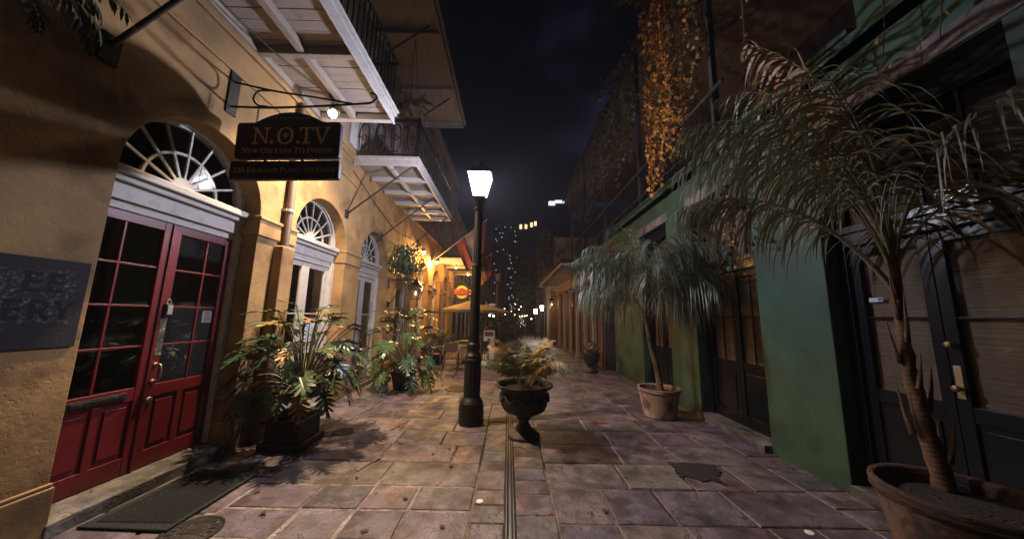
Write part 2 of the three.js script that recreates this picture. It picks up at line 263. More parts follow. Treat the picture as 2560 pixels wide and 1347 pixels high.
{ // covers, patch, paint marks, litter
  const cover = (name, label, x, z, rad, mat, ribs) => {
    const t = thing(name, label, 'manhole', [x, 0.004, z]);
    part(t, 'rim', lathe([[rad, -0.01], [rad, 0.008], [rad * 0.93, 0.009], [rad * 0.92, 0.002]], x, 0.002, z, 40), mat);
    part(t, 'lid', lathe([[0.0001, 0.004], [rad * 0.9, 0.004], [rad * 0.915, 0.001], [rad * 0.915, -0.01]], x, 0.003, z, 40), mat);
    const bits = []; for (let i = 0; i < ribs; i++) { const a = (i / ribs) * Math.PI * 2; bits.push(place(new THREE.BoxGeometry(rad * 0.22, 0.006, rad * 0.05), x + Math.cos(a) * rad * 0.68, 0.008, z + Math.sin(a) * rad * 0.68, -a)); }
    for (let i = -3; i <= 3; i++) bits.push(place(new THREE.BoxGeometry(rad * 0.05, 0.006, rad * 0.3), x + i * rad * 0.13, 0.008, z));
    part(t, 'raised_marks', bits, mat).userData.kind = 'stuff';
  };
  const coverMat = std([0.12, 0.1, 0.095], 0.5, { metalness: 0.4, map: rustMap, bumpMap: grainBump, bumpScale: 0.002 });
  cover('meter_cover', 'round iron meter cover in the paving beside the doormat', -2.42, -2.74, 0.2, coverMat, 18);
  cover('valve_cover', 'small reddish round cover in the paving by the pedestal', -2.36, -4.9, 0.14, std([0.17, 0.09, 0.07], 0.6, { metalness: 0.3, map: rustMap }), 10);
  cover('drain_grate', 'dark round grate in the paving behind the lamp post', -1.15, -7.75, 0.3, M.iron, 14);
  const sheet = (pts, y, mat, name, label, cat, group) => { const s = new THREE.Shape(pts.map(([x, z]) => new THREE.Vector2(x, -z))); const g = new THREE.ExtrudeGeometry(s, { depth: 0.006, bevelEnabled: false }).rotateX(-Math.PI / 2).translate(0, y, 0); return single(name, label, cat, wuv(g), mat, group); };
  const blob = (x, z, rx, rz, n, seed, rough = 0.35) => { const r = rng(seed), p = []; for (let i = 0; i < n; i++) { const a = (i / n) * Math.PI * 2, k = 1 - rough / 2 + rough * r(); p.push([x + Math.cos(a) * rx * k, z + Math.sin(a) * rz * k]); } return p; };
  const r = rng(77), tar = [], corner = [[1.97, -4.1], [2.2, -4.1], [2.48, -4.04], [2.46, -3.88], [2.36, -3.78], [2.33, -3.58], [2.24, -3.7], [2.12, -3.66], [2.02, -3.76], [1.9, -3.74], [1.97, -3.92]]; corner.forEach((p, i) => { const n = corner[(i + 1) % corner.length]; for (let k = 0; k < 5; k++) tar.push([mix(p[0], n[0], k / 5) + (r() - 0.5) * 0.045, mix(p[1], n[1], k / 5) + (r() - 0.5) * 0.045]); });
  sheet(tar, 0.003, std([0.012, 0.011, 0.011], 0.85, { bumpMap: slabBump, bumpScale: 0.01 }), 'tar_patch', 'ragged black tar patch on the slabs before the green pier', 'tar patch');
  const orange = std([0.5, 0.24, 0.05], 0.85, { map: slabMap }), pale = std([0.5, 0.42, 0.24], 0.9, { map: slabMap }), redp = std([0.4, 0.06, 0.05], 0.85, { map: slabMap });
  const dash = (x0, z0, x1, z1, w, mat, label, s) => { const d = V(x1 - x0, 0, z1 - z0).normalize(), n = [-d.z * w, d.x * w], p = [], q = rng(s), k = 6; for (let i = 0; i <= k; i++) { const t = i / k; p.push([mix(x0, x1, t) + n[0] * (0.6 + 0.6 * q()), mix(z0, z1, t) + n[1] * (0.6 + 0.6 * q())]); } for (let i = k; i >= 0; i--) { const t = i / k; p.push([mix(x0, x1, t) - n[0] * (0.6 + 0.6 * q()), mix(z0, z1, t) - n[1] * (0.6 + 0.6 * q())]); } sheet(p, 0.0025, mat, 'paint_mark', label, 'paint mark'); };
  dash(-1.72, -5.0, -1.62, -5.35, 0.018, orange, 'bright orange sprayed dash on the slabs left of the lamp post', 1);
  dash(-1.98, -6.7, -1.92, -7.0, 0.02, orange, 'short orange sprayed dash near the far potted plant', 2);
  dash(-2.62, -5.1, -2.45, -6.1, 0.012, pale, 'long faded yellow line sprayed along the slabs by the white door', 3);
  dash(-1.62, -3.75, -1.5, -4.1, 0.012, pale, 'faded yellow dash before the plant on the pedestal', 4);
  sheet(blob(1.55, -5.5, 0.13, 0.06, 14, 21, 0.7), 0.003, redp, 'paint_mark', 'faded red sprayed blotch right of the urn', 'paint mark');
  sheet(blob(2.25, -5.55, 0.07, 0.05, 12, 22, 0.7), 0.003, redp, 'paint_mark', 'small red sprayed blotch before the terracotta pot', 'paint mark');
  for (const [x, z, l] of [[-0.23, -3.22, 'white round survey disc on the stones beside the drain'], [2.51, -2.86, 'white round survey disc before the large pot'], [0.55, -2.68, 'white round survey disc right of the drain in the foreground']]) single('survey_disc', l, 'disc', lathe([[0.0001, 0.006], [0.028, 0.006], [0.034, 0.003], [0.034, -0.004]], x, 0.003, z, 20), M.paper);
  // fallen leaves
  const leafMat = std([0.05, 0.032, 0.02], 0.8), q = rng(31);
  const spots = [[-0.93, -3.24], [-1.1, -2.78], [-2.05, -2.98], [-0.62, -3.9], [-0.9, -4.2], [-0.72, -4.35], [-1.4, -4.5], [-2.35, -3.3], [0.9, -3.1], [1.3, -3.7], [0.75, -4.4], [1.8, -4.9], [-0.5, -2.85], [-1.55, -3.6], [1.1, -5.9], [2.3, -6.1], [-1.9, -5.7], [2.75, -4.9]];
  for (const [x, z] of spots) {
    const s = new THREE.Shape(), n = 9, k = 0.022 + 0.014 * q(); for (let i = 0; i <= n; i++) { const a = (i / n) * Math.PI * 2, rr = k * (i % 2 ? 0.55 : 1 + 0.4 * q()); i ? s.lineTo(Math.cos(a) * rr, Math.sin(a) * rr * 0.8) : s.moveTo(Math.cos(a) * rr, Math.sin(a) * rr * 0.8); }
    const g = new THREE.ExtrudeGeometry(s, { depth: 0.003, bevelEnabled: false }).rotateX(-Math.PI / 2 + (q() - 0.5) * 0.35).rotateY(q() * 6).translate(x, 0.009, z);
    single('fallen_leaf', 'small dark dry leaf fallen on the paving slabs', 'leaf', g, leafMat, 'fallen leaves on the paving');
  }
  // door mat
  const mat = thing('door_mat', 'black ribbed rubber doormat before the red double door', 'doormat', [-2.95, 0, -3.15]);
  const mg = new THREE.Shape([[-3.3, 2.75], [-2.6, 2.73], [-2.6, 3.64], [-3.27, 3.68]].map((p) => new THREE.Vector2(...p)));
  part(mat, 'mat_base', wuv(new THREE.ExtrudeGeometry(mg, { depth: 0.014, bevelEnabled: true, bevelSize: 0.006, bevelThickness: 0.004, bevelSegments: 1 }).rotateX(-Math.PI / 2).translate(0, 0.008, 0)), M.rubber);
  const ribs = []; for (let i = 0; i < 26; i++) { const x = -3.23 + i * 0.0235; ribs.push(box(x, x + 0.012, 0.02, 0.033, -2.8, -3.6)); } part(mat, 'ribs', ribs, M.rubber);
}
// ---------------------------------------------------------------- left: ochre arcaded building
const SPR = 2.96, AR = 0.79;
const arches = [-3.385, -5.66, -7.9, -10.15, -12.4, -14.65, -16.9];
const ochreHouse = thing('arcaded_building', 'ochre plastered building with round arches and iron galleries along the left', 'building', [-3.6, 0, -8]);
{
  const s = new THREE.Shape(); s.moveTo(-6, 0);
  for (const c of arches) { const u = -c; s.lineTo(u - AR, 0); s.lineTo(u - AR, SPR); s.absarc(u, SPR, AR, Math.PI, 0, true); s.lineTo(u + AR, 0); }
  s.lineTo(19.3, 0); s.lineTo(19.3, 9.6); s.lineTo(-6, 9.6); s.closePath();
  // two storeys: lower wall and upper wall
  const cut = (y0, y1, withArches) => { const q = new THREE.Shape(); q.moveTo(-6, y0); if (withArches) for (const c of arches) { const u = -c; q.lineTo(u - AR, 0); q.lineTo(u - AR, SPR); q.absarc(u, SPR, AR, Math.PI, 0, true); q.lineTo(u + AR, 0); } q.lineTo(19.3, y0); q.lineTo(19.3, y1); q.lineTo(-6, y1); q.closePath(); return q; };
  const ex = (q) => { const g = new THREE.ExtrudeGeometry(q, { depth: 0.33, bevelEnabled: true, bevelSize: 0.008, bevelThickness: 0.01, bevelSegments: 2, curveSegments: 28 }); const p = g.attributes.position; for (let i = 0; i < p.count; i++) { const u = p.getX(i), v = p.getY(i), w = p.getZ(i); p.setXYZ(i, w - 3.74, v, -u); } g.computeVertexNormals(); return wuv(g); };
  part(ochreHouse, 'wall', ex(cut(0, 5.02, true)), M.ochre);
  part(ochreHouse, 'upper_wall', ex(cut(5.04, 9.6, false)), M.upper, 'dusky pink plastered upper wall');
  part(ochreHouse, 'room_partition', box(-5.3, -5.2, 0, 9.5, 6, -19.3), M.room);
  part(ochreHouse, 'room_floor', box(-5.2, -3.76, -0.02, 0.06, 6, -19.3), M.room);
  part(ochreHouse, 'upper_floor', box(-5.2, -3.76, 4.4, 4.6, 6, -19.3), M.room);
  part(ochreHouse, 'roof', box(-5.3, -3.2, 9.62, 9.8, 6, -19.4), M.timber);
  part(ochreHouse, 'end_wall', box(-5.3, -3.74, 0, 9.6, -19.2, -19.4), M.ochre);
  // pier capitals and bases
  for (let i = 0; i <= arches.length; i++) {
    const z1 = i ? arches[i - 1] - AR : 6, z0 = i < arches.length ? arches[i] + AR : -19.3, a = i ? z1 + 0.03 : z1, b = i < arches.length ? z0 - 0.03 : z0;
    if (i) part(ochreHouse, 'pier_capital', [box(-3.72, XL + 0.028, 2.71, 2.93, a, b, 0.012), box(-3.72, XL + 0.045, 2.93, 2.975, a + (i ? 0.012 : 0), b - 0.012, 0.01)], M.ochreTrim);
    part(ochreHouse, 'pier_base', [box(-3.72, XL + 0.03, 0, 0.37, a, b, 0.014), box(-3.72, XL + 0.02, 0.37, 0.4, a - 0.008, b + 0.008, 0.012)], M.ochreTrim);
  }
  part(ochreHouse, 'cornice_band', [box(XL, XL + 0.05, 4.93, 5.02, 6, -19.3, 0.015), box(XL, XL + 0.09, 5.0, 5.1, -5.15, -6.3, 0.015)], M.ochreTrim);
}
function fanlight(parent, zc, white, spokes = 8) {
  const x = -3.665, y0 = 3.01, ro = AR - 0.07, ri = 0.4, rh = 0.13, grp = new THREE.Group(); grp.name = 'fanlight'; parent.add(grp);
  const toWall = (g, dx) => { const p = g.attributes.position; for (let i = 0; i < p.count; i++) { const a = p.getX(i), b = p.getY(i), c = p.getZ(i); p.setXYZ(i, x + dx + c, y0 + b, zc - a); } g.computeVertexNormals(); return wuv(g); };
  const band = (r1, r2, d, dx) => { const s = new THREE.Shape(); s.absarc(0, 0, r2, 0, Math.PI, false); s.absarc(0, 0, r1, Math.PI, 0, true); return toWall(new THREE.ExtrudeGeometry(s, { depth: d, bevelEnabled: true, bevelSize: 0.004, bevelThickness: 0.004, bevelSegments: 1, curveSegments: 36 }), dx); };
  part(grp, 'arch_frame', [band(ro, AR - 0.008, 0.1, -0.06), band(ro - 0.025, ro, 0.05, -0.05)], white);
  part(grp, 'ring_bar', band(ri - 0.011, ri + 0.011, 0.024, -0.02), white);
  const hub = new THREE.Shape(); hub.absarc(0, 0, rh, 0, Math.PI, false); hub.lineTo(rh, 0); part(grp, 'hub', toWall(new THREE.ExtrudeGeometry(hub, { depth: 0.025, bevelEnabled: true, bevelSize: 0.006, bevelThickness: 0.005, bevelSegments: 1 }), -0.02), white);
  for (let i = 1; i < spokes; i++) { const a = (i / spokes) * Math.PI, c = Math.cos(a), s = Math.sin(a); part(grp, 'spoke', beam([x, y0 + rh * s, zc - rh * c], [x, y0 + (ro - 0.02) * s, zc - (ro - 0.02) * c], 0.02, 0.024), white); }
  const panes = (r1, r2) => { for (let i = 0; i < spokes; i++) { const g = new THREE.RingGeometry(r1, r2, 5, 1, (i / spokes) * Math.PI, Math.PI / spokes).toNonIndexed(); const tip = r1 < 0.3 && (i === 1 || i === 2); if (tip) { const am = ((i + 0.5) / spokes) * Math.PI, rm = (r1 + r2) / 2, cx = Math.cos(am) * rm, cy = Math.sin(am) * rm; g.translate(-cx, -cy, 0).rotateY(-0.121).rotateX(0.047).translate(cx, cy, 0); } part(grp, 'pane', toWall(g, -0.004), glassMat); } };
  panes(ri, ro - 0.01); panes(rh, ri);
  // moulded transom
  const w = AR - 0.012; const z1 = zc + w, z0 = zc - w;
  part(parent, 'transom', [box(-3.72, -3.62, 2.7, 2.86, z1, z0, 0.006), box(-3.72, -3.57, 2.86, 2.92, z1, z0, 0.012), box(-3.72, -3.52, 2.92, 3.0, z1, z0, 0.014)], white);
}
// a leaf of a glazed door: geometry in world coordinates, front face at x
function doorLeaf(parent, name, mat, x, zc, w, y0, y1, o) {
  const h = w / 2, st = o.stile ?? 0.09, gy = o.glassBottom, z1 = zc + h, z0 = zc - h, d = 0.045, B = 0.004, s = o.side ?? -1;       // s: direction into the building
  const X = (a) => [Math.min(x, x + s * a), Math.max(x, x + s * a)], bx = (a, ya, yb, za, zb, off = 0) => { const [p, q] = X(a); return box(p + s * off, q + s * off, ya, yb, za, zb, B); };
  const leaf = part(parent, name, [bx(d, y0, y1, z1, z1 - st), bx(d, y0, y1, z0 + st, z0), bx(d, y0, y0 + 0.16, z1 - st, z0 + st, 0.003), bx(d, gy - 0.12, gy, z1 - st, z0 + st, 0.003), bx(d, y1 - 0.09, y1, z1 - st, z0 + st, 0.003)], mat);
  const za = z1 - st, zb = z0 + st, n = o.panels ?? 1, pw = (za - zb) / n, pb = y0 + 0.16, pt = gy - 0.12;
  part(leaf, 'lower_board', bx(0.015, pb, pt, za, zb, 0.022), mat);
  if (n > 1) for (let i = 1; i < n; i++) part(leaf, 'panel_divider', bx(d, pb, pt, za - i * pw + 0.03, za - i * pw - 0.03, 0.003), mat);
  for (let i = 0; i < n; i++) {
    const a = za - i * pw - (i ? 0.03 : 0), b = za - (i + 1) * pw + (i < n - 1 ? 0.03 : 0);
    part(leaf, 'raised_panel', [bx(0.018, pb + 0.05, pt - 0.05, a - 0.04, b + 0.04, 0.006)], mat);
  }
  const C = o.cols ?? 1, rws = o.rows ?? 3, gt = y1 - 0.09, mw = 0.02, heads = o.heights ?? Array.from({ length: rws + 1 }, (_, i) => gy + ((gt - gy) * i) / rws);
  for (let i = 1; i < C; i++) { const z = za + ((zb - za) * (o.split ?? i / C)); part(leaf, 'glazing_bar', bx(0.022, gy, gt, z + mw / 2, z - mw / 2, 0.012), mat); }
  for (let j = 1; j < heads.length - 1; j++) part(leaf, 'glazing_bar', bx(0.02, heads[j] - mw / 2, heads[j] + mw / 2, za, zb, 0.013), mat);
  for (let i = 0; i < C; i++) for (let j = 0; j + 1 < heads.length; j++) {
    const e = (k) => za + (zb - za) * (C === 2 && k === 1 ? o.split ?? 0.5 : k / C), g = new THREE.PlaneGeometry(Math.abs(e(i) - e(i + 1)), heads[j + 1] - heads[j]).rotateY(s < 0 ? Math.PI / 2 : -Math.PI / 2).translate(x + s * 0.026, (heads[j] + heads[j + 1]) / 2, (e(i) + e(i + 1)) / 2);
    part(leaf, 'pane', g.toNonIndexed(), glassMat);
  }
  return leaf;
}
// door 1: red double door
{
  const zc = arches[0], w = AR - 0.012;
  part(ochreHouse, 'door_frame', [box(-3.74, -3.6, 0.12, 2.7, zc + w, zc + w - 0.055, 0.006), box(-3.74, -3.6, 0.12, 2.7, zc - w + 0.055, zc - w, 0.006), box(-3.74, -3.66, 2.62, 2.7, zc + w - 0.055, zc - w + 0.055, 0.006)], M.white);
  fanlight(ochreHouse, zc, M.white);
  part(ochreHouse, 'door_step', [box(-3.76, -3.36, -0.02, 0.115, zc + AR - 0.002, zc - AR + 0.002, 0.018)], M.stone, 'worn stone doorstep with a chipped edge');
  const lw = (2 * w - 0.11) / 2 - 0.003, o = { glassBottom: 0.93, panels: 2, cols: 2, rows: 4, stile: 0.085 };
  const near = doorLeaf(ochreHouse, 'red_door_leaf', M.red, -3.67, zc + lw / 2 + 0.003, lw, 0.125, 2.615, { ...o, split: 0.4 });
  const farL = doorLeaf(ochreHouse, 'red_door_leaf', M.red, -3.67, zc - lw / 2 - 0.003, lw, 0.125, 2.615, { ...o, split: 0.6 });
  part(farL, 'cover_strip', box(-3.672, -3.655, 0.13, 2.61, zc + 0.02, zc - 0.012, 0.003), M.red);
  const pewter = std([0.09, 0.085, 0.08], 0.5, { metalness: 0.7, map: rustMap });
  const slot = part(near, 'mail_slot', box(-3.672, -3.655, 0.83, 0.9, zc + 0.6, zc + 0.16, 0.006), pewter); part(near, 'mail_flap', box(-3.656, -3.648, 0.845, 0.885, zc + 0.57, zc + 0.19, 0.004), pewter);
  part(farL, 'push_plate', box(-3.671, -3.665, 1.22, 1.6, zc - 0.02, zc - 0.085, 0.002), std([0.3, 0.31, 0.27], 0.7, { map: rustMap, metalness: 0.3 }), 'corroded pale push plate');
  part(farL, 'pull_handle', [tube([[-3.67, 1.13, zc - 0.05], [-3.615, 1.13, zc - 0.05], [-3.6, 1.08, zc - 0.05], [-3.61, 0.98, zc - 0.05], [-3.67, 0.96, zc - 0.05]], 0.011, 20, 8), lathe([[0.001, 0], [0.022, 0], [0.022, 0.012], [0.001, 0.014]], 0, 0, 0, 16).rotateZ(-Math.PI / 2).translate(-3.67, 1.13, zc - 0.05), lathe([[0.001, 0], [0.022, 0], [0.022, 0.012], [0.001, 0.014]], 0, 0, 0, 16).rotateZ(-Math.PI / 2).translate(-3.67, 0.96, zc - 0.05)], M.brass);
  part(farL, 'lock_cylinder', lathe([[0.001, 0], [0.03, 0], [0.03, 0.012], [0.02, 0.02], [0.001, 0.02]], 0, 0, 0, 20).rotateZ(-Math.PI / 2).translate(-3.67, 0.78, zc - 0.045), M.steel);
  const stick = (leaf, y, z, hh, ww, label, draw) => { const g = new THREE.PlaneGeometry(ww, hh).rotateY(Math.PI / 2).translate(-3.692, y, z); part(leaf, 'sticker', g, printed(128, Math.round(128 * hh / ww), draw), label); };
  const card = (mark) => (c, W, H) => { c.fillStyle = '#c9ccd6'; c.fillRect(0, 0, W, H); c.fillStyle = '#20222a'; mark(c, W, H); };
  stick(near, 1.7, zc + 0.62, 0.055, 0.11, 'white sticker reading visa', card((c, W, H) => { c.font = 'bold 40px sans-serif'; c.fillText('VISA', 14, H * 0.75); }));
  stick(near, 1.6, zc + 0.62, 0.1, 0.11, 'white sticker with a rounded dark mark', card((c, W, H) => { c.beginPath(); c.ellipse(W / 2, H * 0.6, 34, 22, 0, 0, 7); c.fill(); c.fillRect(20, 18, 88, 10); }));
  stick(near, 1.48, zc + 0.62, 0.1, 0.11, 'white sticker with a dark figure', card((c, W, H) => { c.beginPath(); c.arc(W / 2, 30, 14, 0, 7); c.fill(); c.fillRect(W / 2 - 12, 48, 24, 46); }));
  stick(farL, 1.62, zc - 0.56, 0.14, 0.12, 'small grey notice taped inside the glass', (c, W, H) => { c.fillStyle = '#77736e'; c.fillRect(0, 0, W, H); c.fillStyle = '#3a3836'; for (let i = 0; i < 6; i++) c.fillRect(16, 20 + i * 20, 96 - (i % 3) * 22, 7); });
  const lb = thing('key_lockbox', 'grey key lockbox hung on the meeting stile of the red door', 'lockbox', [-3.63, 1.68, zc - 0.05]);
  part(lb, 'case', box(-3.67, -3.625, 1.63, 1.76, zc - 0.02, zc - 0.09, 0.01), std([0.03, 0.03, 0.032], 0.6)); part(lb, 'face', box(-3.626, -3.617, 1.645, 1.74, zc - 0.028, zc - 0.082, 0.006), std([0.4, 0.4, 0.42], 0.4, { metalness: 0.6 }));
  part(lb, 'shackle', tube([[-3.645, 1.76, zc - 0.035], [-3.645, 1.8, zc - 0.04], [-3.645, 1.8, zc - 0.07], [-3.645, 1.76, zc - 0.075]], 0.006, 12, 6), M.steel);
}
// doors 2 .. n: white glazed doors
for (let i = 1; i < arches.length; i++) {
  const zc = arches[i], w = AR - 0.012, far = i > 3;
  part(ochreHouse, 'door_frame', [box(-3.74, -3.6, 0.1, 2.7, zc + w, zc + w - 0.09, 0.006), box(-3.74, -3.6, 0.1, 2.7, zc - w + 0.09, zc - w, 0.006), box(-3.74, -3.64, 2.6, 2.7, zc + w - 0.09, zc - w + 0.09, 0.006)], M.white);
  fanlight(ochreHouse, zc, M.white, 8);
  part(ochreHouse, 'door_step', box(-3.76, -3.37, -0.02, 0.1, zc + AR - 0.002, zc - AR + 0.002, 0.015), M.stone);
  const lw = (2 * w - 0.18) / 2 - 0.003, o = { glassBottom: 0.85, panels: 1, cols: 1, rows: 2, stile: 0.1 };
  const dn = doorLeaf(ochreHouse, 'white_door_leaf', M.white, -3.67, zc + lw / 2 + 0.003, lw, 0.11, 2.595, o), df = doorLeaf(ochreHouse, 'white_door_leaf', M.white, -3.67, zc - lw / 2 - 0.003, lw, 0.11, 2.595, o);
  if (!far) part(df, 'door_knob', lathe([[0.001, 0], [0.025, 0], [0.012, 0.02], [0.03, 0.045], [0.02, 0.065], [0.001, 0.07]], 0, 0, 0, 16).rotateZ(-Math.PI / 2).translate(-3.67, 1.05, zc - 0.05), M.brass);
  if (i === 1) part(df, 'posted_menu', new THREE.PlaneGeometry(0.3, 0.62).rotateY(Math.PI / 2).translate(-3.688, 1.28, zc - lw / 2 - 0.003), printed(256, 528, (c, W, H) => {
    c.fillStyle = '#b9c0d2'; c.fillRect(0, 0, W, H); c.fillStyle = '#1c2028'; c.font = 'bold 64px sans-serif'; c.textAlign = 'center'; c.fillText('now', W / 2, 72); c.fillRect(60, 86, 136, 8);
    const q = rng(4); for (let k = 0; k < 34; k++) { c.fillRect(28, 116 + k * 11.6, 60 + q() * 40, 4); c.fillRect(140, 116 + k * 11.6, 50 + q() * 40, 4); }
  }), 'printed white menu headed now');
}
// downpipe between the first two arches
{
  const z = -4.6, d = thing('downpipe', 'brown metal downpipe dropping into a plastered casing between the first two arches', 'pipe', [-3.33, 0, z]);
  part(d, 'pipe', bar([-3.33, 2.62, z], [-3.33, 4.95, z], 0.048, 18), M.pipe);
  part(d, 'bracket', [bar([-3.33, 3.18, z], [-3.33, 3.215, z], 0.058, 18), box(-3.4, -3.33, 3.18, 3.215, z + 0.075, z - 0.075)], M.white);
  part(d, 'casing', [box(XL - 0.002, -3.255, 0, 2.64, z + 0.13, z - 0.13, 0.02), box(XL - 0.002, -3.235, 0, 0.36, z + 0.15, z - 0.15, 0.02)], M.ochreTrim, 'ochre plastered casing round the pipe foot');
}
// ---------------------------------------------------------------- galleries on the left building
function group(parent, name) { const g = new THREE.Group(); g.name = name; parent.add(g); return g; }
function ovalPanel(c, w, h, axis) {                        // cast-iron oval with a diamond in the middle
  const P = (a, b) => (axis === 'x' ? [c[0] + a, c[1] + b, c[2]] : [c[0], c[1] + b, c[2] + a]), pts = [], n = 16;
  for (let i = 0; i < n; i++) { const t = (i / n) * Math.PI * 2, k = Math.sign(Math.sin(t)) * Math.pow(Math.abs(Math.sin(t)), 0.55); pts.push(P(Math.cos(t) * w, k * h)); }
  const out = [tube(pts, 0.013, 32, 5, true)], d = w * 0.55;
  out.push(tube([P(-d, 0), P(0, d), P(d, 0), P(0, -d)], 0.011, 8, 4, true), bar(P(-w * 1.35, 0), P(-d, 0), 0.01, 5), bar(P(d, 0), P(w * 1.35, 0), 0.01, 5), tube([P(-w * 0.8, h * 1.12), P(0, h * 0.98), P(w * 0.8, h * 1.12)], 0.012, 8, 4), tube([P(-w * 0.8, -h * 1.12), P(0, -h * 0.98), P(w * 0.8, -h * 1.12)], 0.012, 8, 4));
  return out;
}
{ // first gallery over the red door
  const g = group(ochreHouse, 'gallery'), x0 = XL + 0.055, x1 = -2.07, zf = -5.1;
  let k = 0; for (let z = 2.4; z - 0.142 > zf; z -= 0.142, k++) part(g, 'soffit_plank', box(x0, x1 - 0.02, 5.1 + 0.002 * (k % 3), 5.125, z - 0.003, z - 0.139, 0.003), M.soffit);
  part(g, 'deck', box(XL, x1 - 0.01, 5.13, 5.2, 2.4, zf), M.timber);
  part(g, 'wall_ledger', box(XL + 0.01, XL + 0.1, 5.0, 5.1, 2.4, zf, 0.01), M.soffit);
  part(g, 'long_joist', box(-2.8, -2.7, 5.0, 5.1, 2.4, zf + 0.02, 0.012), M.soffit);
  for (const z of [1.6, -0.1, -1.9, -3.64]) part(g, 'cross_joist', box(XL + 0.1, x1 - 0.03, 4.985, 5.099, z, z - 0.09, 0.01), M.soffit);
  part(g, 'end_joist', [box(XL + 0.1, x1 - 0.03, 4.985, 5.098, zf + 0.1, zf + 0.02, 0.01), box(XL + 0.02, x1 + 0.0, 5.0, 5.2, zf + 0.018, zf - 0.02, 0.006)], M.white);
  part(g, 'fascia', [box(x1 - 0.025, x1, 4.975, 5.2, 2.4, zf - 0.02, 0.005), box(x1 - 0.002, x1 + 0.025, 5.125, 5.2, 2.4, zf - 0.03, 0.012), box(x1 - 0.02, x1 + 0.05, 5.2, 5.235, 2.4, zf - 0.05, 0.01)], M.white);
  part(g, 'top_rail', [box(x1 - 0.05, x1 + 0.0, 6.1, 6.14, 2.4, zf, 0.012), box(x1 - 0.04, x1 - 0.01, 5.3, 5.33, 2.4, zf, 0.008), box(XL, x1, 6.1, 6.14, zf + 0.04, zf, 0.012), box(XL, x1, 5.3, 5.33, zf + 0.035, zf, 0.008)], M.iron);
  for (let z = 1.9; z > zf + 0.03; z -= 0.13) part(g, 'baluster', bar([x1 - 0.025, 5.24, z], [x1 - 0.025, 6.1, z], 0.011, 6), M.iron);
  for (let x = XL + 0.1; x < x1 - 0.05; x += 0.13) part(g, 'baluster', bar([x, 5.24, zf + 0.018], [x, 6.1, zf + 0.018], 0.011, 6), M.iron);
  for (const z of [-0.3, -2.36]) { part(g, 'strut', bar([XL + 0.02, 3.84, z], [-2.2, 4.98, z], 0.022, 8), M.iron); part(g, 'strut_plate', box(XL, XL + 0.05, 3.7, 3.95, z + 0.07, z - 0.07, 0.008), M.iron); }
}
{ // second gallery with oval ironwork
  const g = group(ochreHouse, 'gallery'), z0 = -6.35, z1 = -10.3, x1 = -2.02;
  let k = 0; for (let z = z0 - 0.03; z - 0.24 > z1; z -= 0.24, k++) part(g, 'soffit_plank', box(XL + 0.055, x1 - 0.03, 4.93 + 0.002 * (k % 2), 4.95, z - 0.003, z - 0.237, 0.003), M.soffit);
  part(g, 'deck', box(XL, x1 - 0.02, 4.955, 5.03, z0 - 0.01, z1), M.timber);
  for (const z of [-7.15, -7.95, -8.75, -9.5, -10.2]) part(g, 'cross_joist', box(XL + 0.05, x1 - 0.03, 4.82, 4.929, z, z - 0.08, 0.01), M.white);
  part(g, 'long_joist', box(-2.72, -2.63, 4.85, 4.928, z0 - 0.03, z1, 0.01), M.white);
  part(g, 'fascia', [box(XL + 0.02, x1, 4.82, 5.03, z0, z0 - 0.03, 0.006), box(x1 - 0.03, x1, 4.818, 5.032, z0 - 0.001, z1, 0.006), box(XL + 0.02, x1 + 0.03, 4.96, 5.034, z0 + 0.02, z0 - 0.02, 0.012), box(x1 - 0.01, x1 + 0.03, 4.962, 5.036, z0 + 0.018, z1, 0.012)], M.white);
  part(g, 'top_rail', [box(XL, x1, 5.86, 5.91, z0 - 0.01, z0 - 0.06, 0.012), box(x1 - 0.06, x1 - 0.01, 5.86, 5.91, z0 - 0.06, z1, 0.012), box(XL, x1, 5.08, 5.11, z0 - 0.02, z0 - 0.05, 0.008), box(x1 - 0.05, x1 - 0.02, 5.08, 5.11, z0 - 0.05, z1, 0.008)], M.iron);
  part(g, 'corner_post', box(x1 - 0.07, x1 - 0.005, 5.035, 5.95, z0 - 0.005, z0 - 0.07, 0.01), M.iron);
  for (let i = 0; i < 4; i++) part(g, 'iron_oval', ovalPanel([-3.22 + i * 0.345, 5.48, z0 - 0.035], 0.1, 0.31, 'x'), M.iron);
  for (let i = 0; i < 10; i++) part(g, 'iron_oval', ovalPanel([x1 - 0.035, 5.48, z0 - 0.28 - i * 0.38], 0.1, 0.31, 'z'), M.iron);
  for (const z of [z0 - 0.1, -8.3, -10.1]) { part(g, 'strut', bar([XL + 0.02, 3.72, z + 0.15], [-2.15, 4.86, z], 0.018, 8), M.iron); part(g, 'strut_plate', box(XL, XL + 0.035, 3.63, 3.8, z + 0.2, z + 0.1, 0.006), M.iron); }
}
